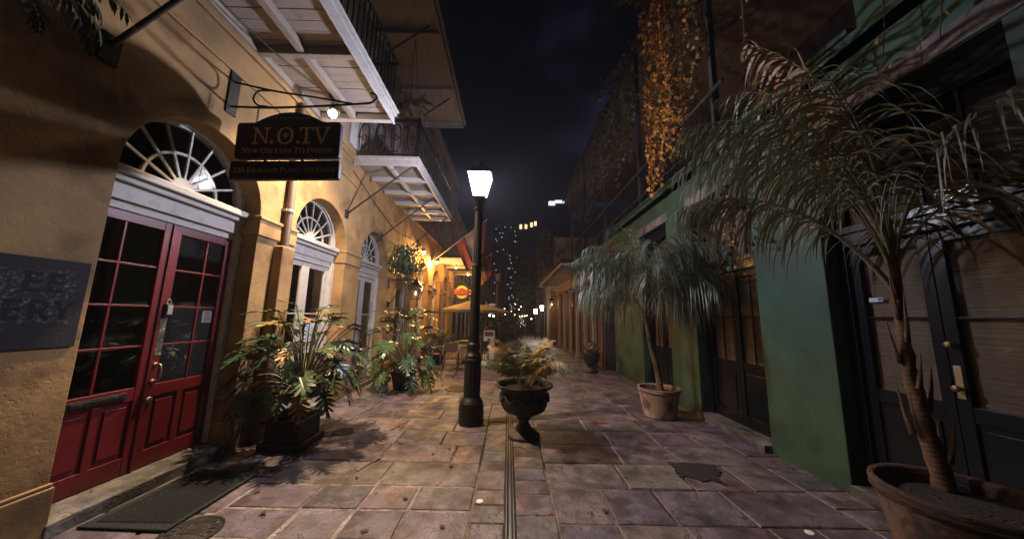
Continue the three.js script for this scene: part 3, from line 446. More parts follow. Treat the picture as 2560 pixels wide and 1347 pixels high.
{ // gallery roof high above
  const g = group(ochreHouse, 'gallery_roof'), x1 = -1.78, z1 = -10.5;
  for (let i = 0; i < 10; i++) part(g, 'soffit_plank', box(XL + 0.02 + i * 0.158, XL + 0.174 + i * 0.158, 8.5 + 0.003 * (i % 2), 8.53, 2.4, z1, 0.004), M.soffit);
  for (const z of [-1, -2.9, -4.8, -6.7, -8.6, -10.3]) part(g, 'cross_joist', box(XL + 0.02, x1 - 0.05, 8.38, 8.499, z, z - 0.1, 0.01), M.soffit);
  part(g, 'roof_sheet', box(XL, x1, 8.55, 8.62, 2.4, z1 - 0.02), M.timber);
  part(g, 'fascia', [box(x1 - 0.04, x1, 8.36, 8.62, 2.4, z1 - 0.04, 0.008), box(x1 - 0.002, x1 + 0.07, 8.5, 8.66, 2.4, z1 - 0.08, 0.03), box(XL, x1, 8.361, 8.61, z1, z1 - 0.035, 0.008)], M.soffit);
  for (const z of [-4.0, -6.5, -9.0]) part(g, 'strut', bar([XL, 7.3, z], [-2.0, 8.4, z], 0.02, 6), M.iron);
  for (const z of [-5.6, -8.0]) part(g, 'shutter_pair', [box(XL, XL + 0.04, 5.2, 7.4, z + 0.95, z + 0.5, 0.01), box(XL, XL + 0.04, 5.2, 7.4, z - 0.5, z - 0.95, 0.01), box(XL, XL + 0.06, 7.4, 7.52, z + 0.55, z - 0.55, 0.01)], M.white);
}
// ---------------------------------------------------------------- flood lamp under the first gallery
const FLOOD = [-2.84, 4.79, -4.58];
{
  const [x, y, z] = FLOOD, t = thing('flood_lamp', 'bare white flood bulb glaring under the first gallery above the hanging sign', 'lamp', FLOOD);
  part(t, 'mounting_box', box(x - 0.06, x + 0.06, 5.04, 5.1, z + 0.06, z - 0.06, 0.01), M.iron);
  part(t, 'socket', [bar([x, y + 0.06, z], [x, 5.045, z], 0.03, 14)], M.steel);
  part(t, 'lamp_bulb', new THREE.SphereGeometry(0.062, 20, 14).scale(1, 1.1, 1).translate(x, y, z), glow([1, 0.86, 0.66], 40));
  part(t, 'reflector', lathe([[0.03, 0.12], [0.06, 0.11], [0.11, 0.045], [0.105, 0.04], [0.055, 0.1], [0.03, 0.11]], x, y, z, 24), M.iron);
  const beamLight = new THREE.SpotLight(new THREE.Color().setRGB(1, 0.74, 0.46), 155, 0, R(64), 1, 2); beamLight.name = 'lamp_light'; beamLight.castShadow = true; beamLight.shadow.radius = 2.6; beamLight.position.set(0, 0, 0); beamLight.target.position.set(0.3, -3, -0.3); t.add(beamLight, beamLight.target);
  const c = thing('lamp_cable', 'thin black cable slung under the first gallery to the flood bulb', 'cable', [-3, 5, -3]);
  part(c, 'wire', tube([[-3.35, 5.08, -1.0], [-3.2, 4.97, -2.3], [-3.08, 4.97, -3.55], [-2.86, 5.06, -4.55]], 0.008, 30, 5), M.cable);
}
single('wall_conduit', 'thin conduit running along the ochre wall below the first gallery', 'conduit', [bar([XL + 0.018, 4.56, 3], [XL + 0.018, 4.56, -5.0], 0.014, 6), bar([XL + 0.018, 4.56, -5.0], [XL + 0.018, 4.42, -6.6], 0.012, 6)], M.ochreTrim);
single('wall_cable', 'black cable sagging along the wall from the second gallery to the lanterns', 'cable', [tube([[XL + 0.015, 4.7, -6.4], [XL + 0.03, 4.3, -8], [XL + 0.03, 4.1, -9.4], [XL + 0.03, 4.2, -11], [XL + 0.03, 3.7, -12.2]], 0.01, 30, 5)], M.cable);
// ---------------------------------------------------------------- hanging shop sign
{
  const z = -3.5, t = thing('hanging_sign', 'dark two-board hanging shop sign with gold lettering on a wrought iron bracket', 'sign', [-2.7, 3.2, z]);
  part(t, 'wall_plate', [box(XL, XL + 0.02, 4.02, 4.56, z + 0.07, z - 0.07, 0.004)], M.iron);
  const bar1 = (pts, r, n = 30) => tube(pts, r, n, 8);
  part(t, 'lower_arm', bar1([[XL + 0.02, 4.12, z], [-2.9, 4.12, z], [-2.3, 4.16, z], [-1.86, 4.2, z], [-1.72, 4.22, z], [-1.66, 4.28, z], [-1.69, 4.34, z], [-1.74, 4.34, z]], 0.013, 48), M.iron);
  part(t, 'upper_arm', bar1([[XL + 0.02, 4.44, z], [-2.9, 4.34, z], [-2.4, 4.27, z], [-1.95, 4.2, z]], 0.012), M.iron);
  part(t, 'scroll', bar1([[-2.95, 4.13, z], [-3.08, 4.15, z], [-3.14, 4.23, z], [-3.1, 4.33, z], [-2.98, 4.345, z]], 0.011), M.iron);
  const tilt = 0.035, piv = (g) => g.translate(2.67, -3.7, -z).rotateZ(tilt).translate(-2.67, 3.7, z);
  const boardShape = (w, h, r, arch) => { const s = new THREE.Shape(), a = w / 2, b = h / 2; s.moveTo(-a + r, -b); s.lineTo(a - r, -b); s.quadraticCurveTo(a, -b, a, -b + r); s.lineTo(a, b - r); s.quadraticCurveTo(a, b, a - r, b); if (arch) { s.lineTo(a * 0.66, b); s.quadraticCurveTo(0, b + arch * 2, -a * 0.66, b); } s.lineTo(-a + r, b); s.quadraticCurveTo(-a, b, -a, b - r); s.lineTo(-a, -b + r); s.quadraticCurveTo(-a, -b, -a + r, -b); return s; };
  const plank = (w, h, r, arch, x, y) => piv(fitUV(new THREE.ExtrudeGeometry(boardShape(w, h, r, arch), { depth: 0.045, bevelEnabled: true, bevelSize: 0.008, bevelThickness: 0.008, bevelSegments: 2, curveSegments: 20 }), 'x', 'y').translate(x, y, z - 0.0225));
  const base = (c, W, H) => { c.fillStyle = '#120f0d'; c.fillRect(0, 0, W, H); const q = rng(9); for (let i = 0; i < 900; i++) { c.fillStyle = `rgba(${40 + q() * 30},${34 + q() * 24},${28 + q() * 18},0.16)`; c.fillRect(q() * W, q() * H, 2 + q() * 26, 1 + q() * 3); } };
  const gold = '#d0a266';
  const main = printed(1024, 512, (c, W, H) => {
    base(c, W, H); c.fillStyle = gold; c.textAlign = 'center'; c.font = '38px serif'; c.globalAlpha = 0.75; c.fillText('www.TripSmarter.Com', W / 2, 80); c.globalAlpha = 1;
    c.font = '250px serif'; const put = (s, x, y, k = 1) => { c.save(); c.translate(x, y); c.scale(k, 1); c.fillText(s, 0, 0); c.restore(); };
    put('N', 245, 352, 1); put('.', 355, 352); put('O', 485, 352, 1.02); put('.', 615, 352); put('T', 690, 352, 1); put('V', 840, 352, 1);
    c.save(); c.translate(485, 262); c.strokeStyle = gold; c.lineWidth = 6; c.beginPath(); c.moveTo(0, -44); c.quadraticCurveTo(16, -10, 0, 14); c.quadraticCurveTo(-16, -10, 0, -44); c.fill(); for (const s of [-1, 1]) { c.beginPath(); c.moveTo(s * 5, 12); c.quadraticCurveTo(s * 12, -26, s * 26, -12); c.quadraticCurveTo(s * 30, 0, s * 20, 4); c.stroke(); } c.fillRect(-20, 12, 40, 6); c.beginPath(); c.moveTo(-5, 18); c.lineTo(0, 44); c.lineTo(5, 18); c.fill(); c.restore();
    const caps = (s, x, y, big, small) => { c.textAlign = 'left'; let w = 0; for (const ch of s) { c.font = (ch >= 'a' ? small : big) + 'px serif'; w += c.measureText(ch.toUpperCase()).width; } let p = x - w / 2; for (const ch of s) { c.font = (ch >= 'a' ? small : big) + 'px serif'; c.fillText(ch.toUpperCase(), p, y); p += c.measureText(ch.toUpperCase()).width; } };
    caps('New Orleans Television', W / 2, 452, 82, 62);
  });
  const low = printed(1024, 192, (c, W, H) => { base(c, W, H); c.fillStyle = gold; const s = '330 Exchange Place · 1st Floor'; let w = 0; const f = (ch) => (ch >= 'a' && ch <= 'z' ? 51 : 68) + 'px serif'; for (const ch of s) { c.font = f(ch); w += c.measureText(ch.toUpperCase()).width; } let p = (W - w) / 2; for (const ch of s) { c.font = f(ch); c.fillText(ch.toUpperCase(), p, 118); p += c.measureText(ch.toUpperCase()).width; } });
  part(t, 'upper_board', plank(1.2, 0.44, 0.04, 0.13, -2.64, 3.69), main, 'arched black board reading N.O.T.V New Orleans Television');
  part(t, 'lower_board', plank(1.24, 0.21, 0.015, 0, -2.65, 3.32), low, 'narrow black board reading 330 Exchange Place 1st Floor');
  for (const x of [-3.02, -2.75, -2.28]) { const y = 3.445 + (x + 2.65) * tilt; part(t, 'ring_hook', new THREE.TorusGeometry(0.024, 0.006, 8, 18).toNonIndexed().translate(x, y, z), M.steel); }
  for (const x of [-2.89, -2.46]) { const y = 3.4 + (x + 2.65) * tilt; part(t, 'strap', box(x - 0.013, x + 0.013, y - 0.02, y + 0.1, z + 0.006, z - 0.006), M.iron); }
  const chain = (x, y0, y1) => { const out = []; const n = Math.max(3, Math.round((y1 - y0) / 0.032)); for (let i = 0; i < n; i++) out.push(new THREE.TorusGeometry(0.016, 0.0045, 6, 12).toNonIndexed().scale(0.7, 1.2, 0.7).rotateY(i % 2 ? Math.PI / 2 : 0).translate(x, y0 + ((i + 0.5) * (y1 - y0)) / n, z)); return out; };
  part(t, 'chain', chain(-3.06, 3.9, 4.11), M.iron); part(t, 'chain', chain(-2.2, 4.0, 4.15), M.iron);
}
// ---------------------------------------------------------------- faded wall sign at the left edge
{
  const t = thing('wall_sign', 'large weathered black painted sign on the ochre wall left of the red door', 'sign', [XL, 1.4, -2.1]);
  const g = fitUV(box(XL + 0.002, XL + 0.016, 1.4, 2.05, -1.2, -2.56, 0.003), 'z', 'y', true);
  part(t, 'board', g, printed(1024, 512, (c, W, H) => {
    c.fillStyle = '#1d1b20'; c.fillRect(0, 0, W, H); const q = rng(15);
    for (let i = 0; i < 4200; i++) { const y = q() * H, a = 0.08 + 0.2 * q(), v = 20 + q() * 75; c.fillStyle = `rgba(${v},${v * 0.94},${v * 0.98},${a})`; c.fillRect(q() * W, y, 3 + q() * 40, 1 + q() * 4); }
    for (let i = 0; i < 900; i++) { const x = W * (0.35 + 0.6 * q()), y = q() < 0.5 ? 60 + q() * 150 : 215 + q() * 150, v = 75 + q() * 70; c.fillStyle = `rgba(${v},${v * 0.94},${v * 0.96},${0.2 + 0.35 * q()})`; c.fillRect(x, y, 2 + q() * 16, 2 + q() * 14); }
    c.fillStyle = '#030304'; c.font = 'bold 160px sans-serif'; c.textAlign = 'right'; c.fillText('EE', W - 90, 195); c.fillText('INERY', W - 36, 352);
    for (let i = 0; i < 500; i++) { const v = 50 + q() * 90; c.fillStyle = `rgba(${v},${v * 0.92},${v * 0.9},${0.25 + 0.4 * q()})`; const x = q() * W, y = q() * H; c.fillRect(x, y, 1 + q() * 9, 1 + q() * 6); }
  }, 0.85));
}
// ---------------------------------------------------------------- bracket lantern on the ochre wall
function lantern(parent, x, y, z, w, h, frameMat, flame, cd, color) {       // four-sided tapered lantern, y: bottom
  const b = w * 0.62, c = [[-1, -1], [1, -1], [1, 1], [-1, 1]], P = (i, k, yy) => [x + (c[i % 4][0] * k) / 2, yy, z + (c[i % 4][1] * k) / 2], fr = [];
  for (let i = 0; i < 4; i++) { fr.push(bar(P(i, b, y), P(i, w, y + h), 0.011, 6), bar(P(i, b, y), P(i + 1, b, y), 0.011, 6), bar(P(i, w, y + h), P(i + 1, w, y + h), 0.014, 6)); }
  part(parent, 'lantern_frame', fr, frameMat);
  const roof = new THREE.CylinderGeometry(w * 0.14, w * 0.82, h * 0.42, 4).rotateY(Math.PI / 4).toNonIndexed().translate(x, y + h + h * 0.21, z);
  part(parent, 'lantern_roof', [roof, lathe([[0.001, h * 0.4], [w * 0.05, h * 0.34], [w * 0.1, h * 0.24], [w * 0.05, h * 0.16], [w * 0.14, h * 0.1], [w * 0.14, 0]], x, y + h * 1.4, z, 12)], frameMat);
  for (let i = 0; i < 4; i++) { const a = P(i, b, y), d = P(i + 1, b, y), e = P(i + 1, w, y + h), f = P(i, w, y + h); const g = new THREE.BufferGeometry(); g.setAttribute('position', new THREE.Float32BufferAttribute([...a, ...d, ...e, ...a, ...e, ...f], 3)); g.computeVertexNormals(); part(parent, 'lantern_pane', g, glassMat); }
  if (flame) { part(parent, 'lamp_flame', new THREE.SphereGeometry(1, 12, 10).scale(h * 0.07, h * 0.17, h * 0.07).toNonIndexed().translate(x, y + h * 0.45, z), glow(color, flame)); lampLight(parent, [x, y + h * 0.45, z], new THREE.Color().setRGB(...color), cd, 1.2); }
}
{
  const z = -8.9, t = thing('gas_lantern', 'black bracket gas lantern with a small flame on the ochre wall under the hanging greenery', 'lantern', [-2.65, 2.1, z]);
  lantern(t, -2.63, 2.13, z, 0.33, 0.36, M.iron, 6, 0.5, [1, 0.62, 0.28]);
  part(t, 'bracket', [box(XL, XL + 0.03, 2.42, 2.72, z + 0.05, z - 0.05, 0.006), bar([XL, 2.66, z], [-2.63, 2.66, z], 0.014, 6), tube([[XL + 0.03, 1.95, z], [-3.2, 2.2, z], [-3.12, 2.5, z], [-3.05, 2.65, z]], 0.012, 16, 6), box(XL, XL + 0.05, 1.9, 2.05, z + 0.06, z - 0.06, 0.006)], M.iron);
}
// ---------------------------------------------------------------- the lit street lamp in the middle
const LAMP = [-0.57, 4.02, -5.36];
function lampPost(x, z, k, lit, label) {
  const t = thing('street_lamp', label, 'street lamp', [x, 0, z]);
  const prof = [[0.001, 0], [0.19, 0], [0.19, 0.3], [0.185, 0.33], [0.165, 0.37], [0.145, 0.4], [0.135, 0.42], [0.13, 0.95], [0.14, 0.97], [0.14, 1.0], [0.132, 1.02], [0.13, 1.06], [0.105, 1.1], [0.095, 1.14], [0.105, 1.17], [0.105, 1.24], [0.088, 1.27], [0.08, 2.5], [0.085, 2.52], [0.085, 2.56], [0.077, 2.58], [0.066, 3.5], [0.085, 3.55], [0.085, 3.58], [0.06, 3.62], [0.11, 3.72], [0.13, 3.76], [0.001, 3.765]].map(([a, b]) => [a * (b < 1 ? 1 : 1), b * k]);
  const fl = lathe(prof, 0, 0, 0, 80), fp = fl.attributes.position; for (let i = 0; i < fp.count; i++) { const yy = fp.getY(i) / k; if ((yy > 1.27 && yy < 2.5) || (yy > 2.57 && yy < 3.5) || (yy > 0.42 && yy < 0.95)) { const a = Math.atan2(fp.getZ(i), fp.getX(i)), q = 1 + 0.05 * Math.cos(a * 14); fp.setX(i, fp.getX(i) * q); fp.setZ(i, fp.getZ(i) * q); } } fl.computeVertexNormals(); fl.translate(x, 0, z); part(t, 'post', fl, M.iron);
  part(t, 'base_plinth', new THREE.CylinderGeometry(0.2, 0.205, 0.3, 8).toNonIndexed().translate(x, 0.13, z), M.iron);
  const y = 3.76 * k, w = 0.42 * k, h = 0.42 * k, b = w * 0.5, c = [[-1, -1], [1, -1], [1, 1], [-1, 1]], P = (i, q, yy) => [x + (c[i % 4][0] * q) / 2, yy, z + (c[i % 4][1] * q) / 2], fr = [];
  for (let i = 0; i < 4; i++) fr.push(bar(P(i, b, y), P(i, w, y + h), 0.011, 6), bar(P(i, b, y), P(i + 1, b, y), 0.012, 6), bar(P(i, w, y + h), P(i + 1, w, y + h), 0.016, 6));
  for (const s of [-1, 1]) fr.push(tube([[x, 3.5 * k, z], [x + s * 0.1, 3.6 * k, z + s * 0.1], [x + s * b * 0.5, y, z + s * b * 0.5]], 0.01, 8, 5));
  part(t, 'lantern_frame', fr, M.iron);
  part(t, 'lantern_roof', [new THREE.CylinderGeometry(w * 0.2, w * 0.78, 0.16, 4).rotateY(Math.PI / 4).toNonIndexed().translate(x, y + h + 0.09, z), lathe([[0.001, 0.26], [0.015, 0.2], [0.035, 0.15], [0.018, 0.11], [0.06, 0.07], [0.06, 0]], x, y + h + 0.16, z, 12)], M.iron);
  const lens = new THREE.CylinderGeometry(w * 0.66, b * 0.66, h * 0.96, 4, 1).rotateY(Math.PI / 4).toNonIndexed().translate(x, y + h * 0.5, z);
  part(t, 'lamp_glass', lens, lit ? glow([1, 0.97, 0.98], 16) : std([0.25, 0.2, 0.18], 0.3));
  if (lit) lampLight(t, [x, y + h * 0.45, z], new THREE.Color().setRGB(0.8, 0.8, 1), lit, 5);
  return t;
}
lampPost(LAMP[0], LAMP[2], 1, 50, 'tall black street lamp with a glaring white lantern in mid alley');
// ---------------------------------------------------------------- right: green building
const greenHouse = thing('green_building', 'low green plastered building with black glazed doors along the right', 'building', [3.65, 0, -5]);
const openings = [[-1.95, -3.45], [-4.42, -5.95], [-6.9, -8.35]], LY = 3.9;
{
  const q = new THREE.Shape(); q.moveTo(-6, 0); for (const [a, b] of openings) { q.lineTo(-a, 0); q.lineTo(-a, LY); q.lineTo(-b, LY); q.lineTo(-b, 0); } q.lineTo(10.3, 0); q.lineTo(10.3, 4.7); q.lineTo(2.8, 4.7); q.lineTo(2.8, 5.6); q.lineTo(-6, 5.6); q.closePath();
  const g = new THREE.ExtrudeGeometry(q, { depth: 0.3, bevelEnabled: true, bevelSize: 0.006, bevelThickness: 0.006, bevelSegments: 1 }), p = g.attributes.position;
  for (let i = 0; i < p.count; i++) { const u = p.getX(i), v = p.getY(i), w = p.getZ(i); p.setXYZ(i, XR + 0.306 - w, v, -u); }
  // mirrored: flip the triangles
  const a = p.array; for (let i = 0; i < a.length; i += 9) for (let k = 0; k < 3; k++) { const t = a[i + 3 + k]; a[i + 3 + k] = a[i + 6 + k]; a[i + 6 + k] = t; }
  g.computeVertexNormals(); part(greenHouse, 'wall', wuv(g), M.green);
  part(greenHouse, 'room_partition', box(5.2, 5.3, 0, 4.6, 6, -10.3), M.room); part(greenHouse, 'room_floor', box(3.82, 5.2, -0.02, 0.02, 6, -10.3), M.room);
  part(greenHouse, 'roof_deck', box(3.5, 5.4, 4.45, 4.6, 6, -10.3), M.timber);
  part(greenHouse, 'end_wall', box(3.82, 5.3, 0, 4.5, -10.1, -10.3), M.green);
  part(greenHouse, 'parapet_cap', [box(XR - 0.05, XR + 0.36, 4.7, 4.76, -2.86, -10.36, 0.012)], M.green);
  for (const [a, b] of openings) part(greenHouse, 'stone_lintel', box(XR - 0.022, XR + 0.25, LY - 0.001, LY + 0.2, a + 0.12, b - 0.12, 0.008), M.lintel, 'rough pinkish stone lintel');
  openings.forEach(([za, zb], n) => {
    const x = XR + 0.22, w = za - zb, zc = (za + zb) / 2;
    part(greenHouse, 'door_frame', [box(x - 0.06, x + 0.07, 0.03, LY, za - 0.002, za - 0.09, 0.006), box(x - 0.06, x + 0.07, 0.03, LY, zb + 0.09, zb + 0.002, 0.006), box(x - 0.07, x + 0.07, 2.52, 2.72, za - 0.09, zb + 0.09, 0.008), box(x - 0.06, x + 0.07, 3.66, LY - 0.002, za - 0.09, zb + 0.09, 0.008), box(x - 0.1, x - 0.06, 2.66, 2.74, za - 0.005, zb + 0.005, 0.008)], M.black);
    part(greenHouse, 'threshold', box(n === 1 ? XR - 0.1 : XR - 0.02, x + 0.07, -0.02, 0.1, za - 0.003, zb + 0.003, 0.012), M.stone);
    const tr = group(greenHouse, 'transom_light'); part(tr, 'pane', new THREE.PlaneGeometry(w - 0.18, 0.94).rotateY(-Math.PI / 2).translate(x + 0.01, 3.19, zc).toNonIndexed(), glassMat);
    for (const k of [-1, 0, 1]) part(tr, 'glazing_bar', box(x - 0.012, x + 0.02, 2.72, 3.66, zc + k * (w - 0.18) / 4 + 0.011, zc + k * (w - 0.18) / 4 - 0.011), M.black);
    part(tr, 'blind', box(x + 0.045, x + 0.05, 2.73, 3.5, za - 0.1, zb + 0.1), M.blind);
    const lw = (w - 0.18) / 2 - 0.004, o = n ? { side: 1, glassBottom: 1.07, cols: 2, heights: [1.07, 1.42, 1.78, 2.3, 2.42], stile: 0.075 } : { side: 1, glassBottom: 1.07, cols: 1, heights: [1.07, 1.77, 2.42], stile: 0.085 };
    if (n) o.heights = [1.07, 1.78, 2.33, 2.42];
    const near = doorLeaf(greenHouse, 'black_door_leaf', M.black, x - 0.02, zc + lw / 2 + 0.003, lw, 0.105, 2.51, o), far = doorLeaf(greenHouse, 'black_door_leaf', M.black, x - 0.02, zc - lw / 2 - 0.003, lw, 0.105, 2.51, o);
    for (const [leaf, c] of [[near, zc + lw / 2], [far, zc - lw / 2]]) part(leaf, 'blind', box(x + 0.04, x + 0.046, 0.95, 2.45, c + lw / 2 - 0.06, c - lw / 2 + 0.06), M.blind, 'woven tan blind behind the glass');
    if (n === 0) {
      const k = (leaf, z, y) => part(leaf, 'door_knob', lathe([[0.001, 0], [0.02, 0], [0.01, 0.02], [0.028, 0.04], [0.022, 0.06], [0.001, 0.064]], 0, 0, 0, 16).rotateZ(Math.PI / 2).translate(x - 0.02, y, z), M.brass);
      k(near, zc + 0.045, 1.2); k(near, zc + 0.045, 1.55);
      part(near, 'lock_plate', box(x - 0.026, x - 0.018, 1.12, 1.38, zc + 0.07, zc + 0.02, 0.003), M.brass);
      part(far, 'sticker', new THREE.PlaneGeometry(0.12, 0.04).rotateY(-Math.PI / 2).translate(x + 0.004, 1.95, zc - lw + 0.17), printed(192, 64, (c, W, H) => { c.fillStyle = '#c8ccd4'; c.fillRect(0, 0, W, H); c.fillStyle = '#2c4fa0'; c.fillRect(128, 6, 60, 52); c.fillStyle = '#8a93a8'; for (let i = 0; i < 3; i++) c.fillRect(8, 12 + i * 16, 108, 7); }), 'small white and blue alarm sticker');
    }
  });
  // iron balcony rail on the parapet
  const rail = group(greenHouse, 'roof_rail');
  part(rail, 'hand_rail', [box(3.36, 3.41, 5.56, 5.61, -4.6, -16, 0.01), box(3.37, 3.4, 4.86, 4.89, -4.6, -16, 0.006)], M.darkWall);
  for (let z = -4.7; z > -16; z -= 0.16) part(rail, 'baluster', bar([3.385, 4.76, z], [3.385, 5.57, z], 0.009, 5), M.iron);
}
{ // upper storey set back, its darkness put into a near-black colour; eaves carry the creepers
  const t = thing('dark_upper_building', 'upper storey darkened by its near-black colour with deep eaves behind the green parapet', 'building', [4.8, 4.6, -12]);
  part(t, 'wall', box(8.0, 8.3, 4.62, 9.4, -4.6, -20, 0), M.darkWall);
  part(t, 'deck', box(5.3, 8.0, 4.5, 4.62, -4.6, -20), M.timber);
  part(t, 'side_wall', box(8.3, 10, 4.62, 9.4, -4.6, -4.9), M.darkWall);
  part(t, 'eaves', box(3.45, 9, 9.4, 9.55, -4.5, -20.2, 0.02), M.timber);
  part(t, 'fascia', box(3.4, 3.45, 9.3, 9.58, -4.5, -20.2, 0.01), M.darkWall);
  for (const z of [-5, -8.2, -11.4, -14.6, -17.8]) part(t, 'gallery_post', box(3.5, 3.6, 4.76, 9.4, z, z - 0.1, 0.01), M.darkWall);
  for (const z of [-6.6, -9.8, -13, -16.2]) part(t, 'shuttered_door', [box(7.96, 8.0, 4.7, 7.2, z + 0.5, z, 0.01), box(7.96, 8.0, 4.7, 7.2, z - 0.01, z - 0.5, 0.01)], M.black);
}
// ---------------------------------------------------------------- colonnade beyond the green building
{
  const t = thing('colonnade_building', 'dim building with slender columns and a long eave beam beyond the green wall', 'building', [3.3, 0, -16]);
  const wall = std([0.13, 0.105, 0.085], 0.85, { map: stuccoMap, bumpMap: stuccoBump, bumpScale: 0.005 });
  part(t, 'wall', box(3.62, 3.9, 0, 4.6, -10.32, -20.6), wall);
  part(t, 'return_wall', box(3.3, 3.62, 0, 3.1, -10.9, -11.2), M.darkWall);
  part(t, 'eave_beam', [box(2.9, 3.16, 3.1, 3.42, -11.1, -20.6, 0.015), box(2.86, 2.92, 3.3, 3.46, -11.08, -20.6, 0.012), box(2.8, 2.9, 3.4, 3.5, -11.05, -20.6, 0.03)], std([0.24, 0.18, 0.12], 0.6, { map: paintMap }));
  const post = std([0.26, 0.2, 0.14], 0.6, { map: paintMap });
  [-11.35, -12.65, -14.1, -15.7, -17.4, -19.2].forEach((z) => { const c = part(t, 'column', [box(2.97, 3.11, 0.12, 2.98, z + 0.07, z - 0.07, 0.01)], post); part(c, 'capital', box(2.93, 3.15, 2.96, 3.09, z + 0.11, z - 0.11, 0.015), post); part(c, 'foot', box(2.94, 3.14, 0, 0.13, z + 0.1, z - 0.1, 0.012), post); });
  for (const z of [-12, -13.4, -14.9, -16.5, -18.3]) part(t, 'dark_doorway', box(3.59, 3.62, 0.05, 2.7, z + 0.42, z - 0.42), M.black);
  part(t, 'roof_slope', beam([3.3, 3.55, -11], [3.3, 3.55, -20.6], 1.0, 0.05), M.timber);
  const a = group(t, 'canopy'); part(a, 'canopy_edge', box(1.98, 2.03, 3.72, 3.84, -12.2, -21.5, 0.008), M.timber); part(a, 'canopy_sheet', beam([2.65, 3.98, -12.2], [2.65, 3.98, -21.5], 1.35, 0.03), M.darkWall);
  for (let z = -12.3; z > -21.4; z -= 0.82) part(a, 'canopy_joist', beam([2.02, 3.78, z], [3.5, 3.92, z], 0.05, 0.09), std([0.3, 0.26, 0.22], 0.7));
  const d = thing('red_downpipe', 'thin rust red downpipe at the corner of the colonnade', 'pipe', [3.38, 0, -11.3]); part(d, 'pipe', bar([3.2, 0.02, -10.95], [3.2, 3.15, -10.95], 0.04, 12), std([0.18, 0.05, 0.035], 0.5, { map: paintMap })); part(d, 'bracket', bar([3.2, 1.5, -10.95], [3.2, 1.54, -10.95], 0.05, 12), M.iron); part(d, 'elbow', tube([[3.2, 3.12, -10.95], [3.18, 3.3, -10.97], [3.0, 3.4, -11.05]], 0.04, 10, 10), M.pipe);
}
// ---------------------------------------------------------------- plants
class Blades {                                       // leaf strips with vertex colours
  constructor() { this.p = []; this.c = []; this.i = []; }
  strip(pts, widths, side, col, tip) { // pts Vector3[], side Vector3[] unit
    const b = this.p.length / 3, n = pts.length;
    for (let k = 0; k < n; k++) { const w = widths[k] / 2, s = side[k]; for (const q of [-1, 1]) { this.p.push(pts[k].x + q * w * s.x, pts[k].y + q * w * s.y, pts[k].z + q * w * s.z); this.c.push(...(tip && k > n * 0.72 ? tip : col)); } if (k) { const a = b + k * 2; this.i.push(a - 2, a - 1, a, a, a - 1, a + 1); } }
  }
  geo() { const g = new THREE.BufferGeometry(); g.setAttribute('position', new THREE.Float32BufferAttribute(this.p, 3)); g.setAttribute('color', new THREE.Float32BufferAttribute(this.c, 3)); g.setIndex(this.i); g.computeVertexNormals(); return g; }
}
const leafStd = (rough = 0.45) => new THREE.MeshStandardMaterial({ vertexColors: true, roughness: rough, side: THREE.DoubleSide });
const palmMat = new THREE.MeshPhysicalMaterial({ vertexColors: true, roughness: 0.52, transmission: 0.45, thickness: 0, side: THREE.DoubleSide });
const leafMat = leafStd(0.42), leafDry = leafStd(0.6);
// one feather frond; returns {rachis tube, leaflets}
function frond(B, o, r) {
  const N = 16, pts = [], T = []; let p = V(...o.at), el = o.rise, az = o.az; const step = o.len / N, down = V(0, -1, 0);
  for (let k = 0; k <= N; k++) { const d = V(Math.cos(el) * Math.cos(az), Math.sin(el), Math.cos(el) * Math.sin(az)); pts.push(p.clone()); T.push(d); p.addScaledVector(d, step); el -= (o.droop / N) * (0.4 + 1.2 * (k / N)); az += (o.twist ?? 0) / N; }
  const curve = new THREE.CatmullRomCurve3(pts);
  const n = o.leaflets, t0 = o.bare ?? 0.25;
  for (let j = 0; j < n; j++) for (const s of [-1, 1]) {
    const t = t0 + (1 - t0) * ((j + 0.3 * r()) / n); if (t > 0.995 || r() < 0.04) continue;
    const k = Math.min(N - 1, Math.floor(t * N)), base = curve.getPoint(t), tan = T[k].clone(), lat = V(0, 1, 0).cross(tan).normalize().multiplyScalar(s), up = tan.clone().cross(lat).multiplyScalar(-s).normalize();
    const u = (t - t0) / (1 - t0), L = o.leafLen * (0.45 + 0.9 * Math.sin(Math.PI * Math.pow(u, 0.7) * 0.92 + 0.15)) * (0.8 + 0.35 * r()) * (u > 0.9 ? 0.75 : 1);
    let dir = tan.clone().multiplyScalar(0.55 + 0.6 * u).addScaledVector(lat, 1).addScaledVector(up, (o.vee ?? 0.3) * (0.6 + 0.8 * r())).normalize();
    const ja = o.jit ?? 0.25; dir.x += (r() - 0.5) * ja; dir.y += (r() - 0.5) * ja * 0.8; dir.z += (r() - 0.5) * ja; dir.normalize();
    const seg = o.seg ?? 6, P = [base.clone()], S = [], W = []; let q = base.clone();
    const sideOf = (d) => { const w = tan.clone().addScaledVector(d, -tan.dot(d)); if (w.lengthSq() < 0.02) w.copy(up).addScaledVector(d, -up.dot(d)); return w.normalize(); };
    S.push(sideOf(dir)); W.push(o.leafW * 0.5);
    const hang = o.hang * (0.7 + 0.6 * r());
    for (let m = 1; m <= seg; m++) { dir.addScaledVector(down, (hang / seg) * (0.4 + 1.4 * (m / seg))).normalize(); q = q.clone().addScaledVector(dir, L / seg); P.push(q); S.push(sideOf(dir)); const f = m / seg; W.push(o.leafW * (f < 0.3 ? 0.5 + f * 1.6 : 1 - Math.pow((f - 0.3) / 0.7, 1.6)) + 0.001); }
    const v = 0.7 + 0.6 * r(), dry = r() < (o.dry ?? 0.06), c = dry ? [0.24 * v, 0.12 * v, 0.025 * v] : o.color.map((x) => x * v);
    B.strip(P, W, S, c, r() < 0.45 ? [0.2 * v, 0.13 * v, 0.06 * v] : null);
  }
  return { pts, curve };
}
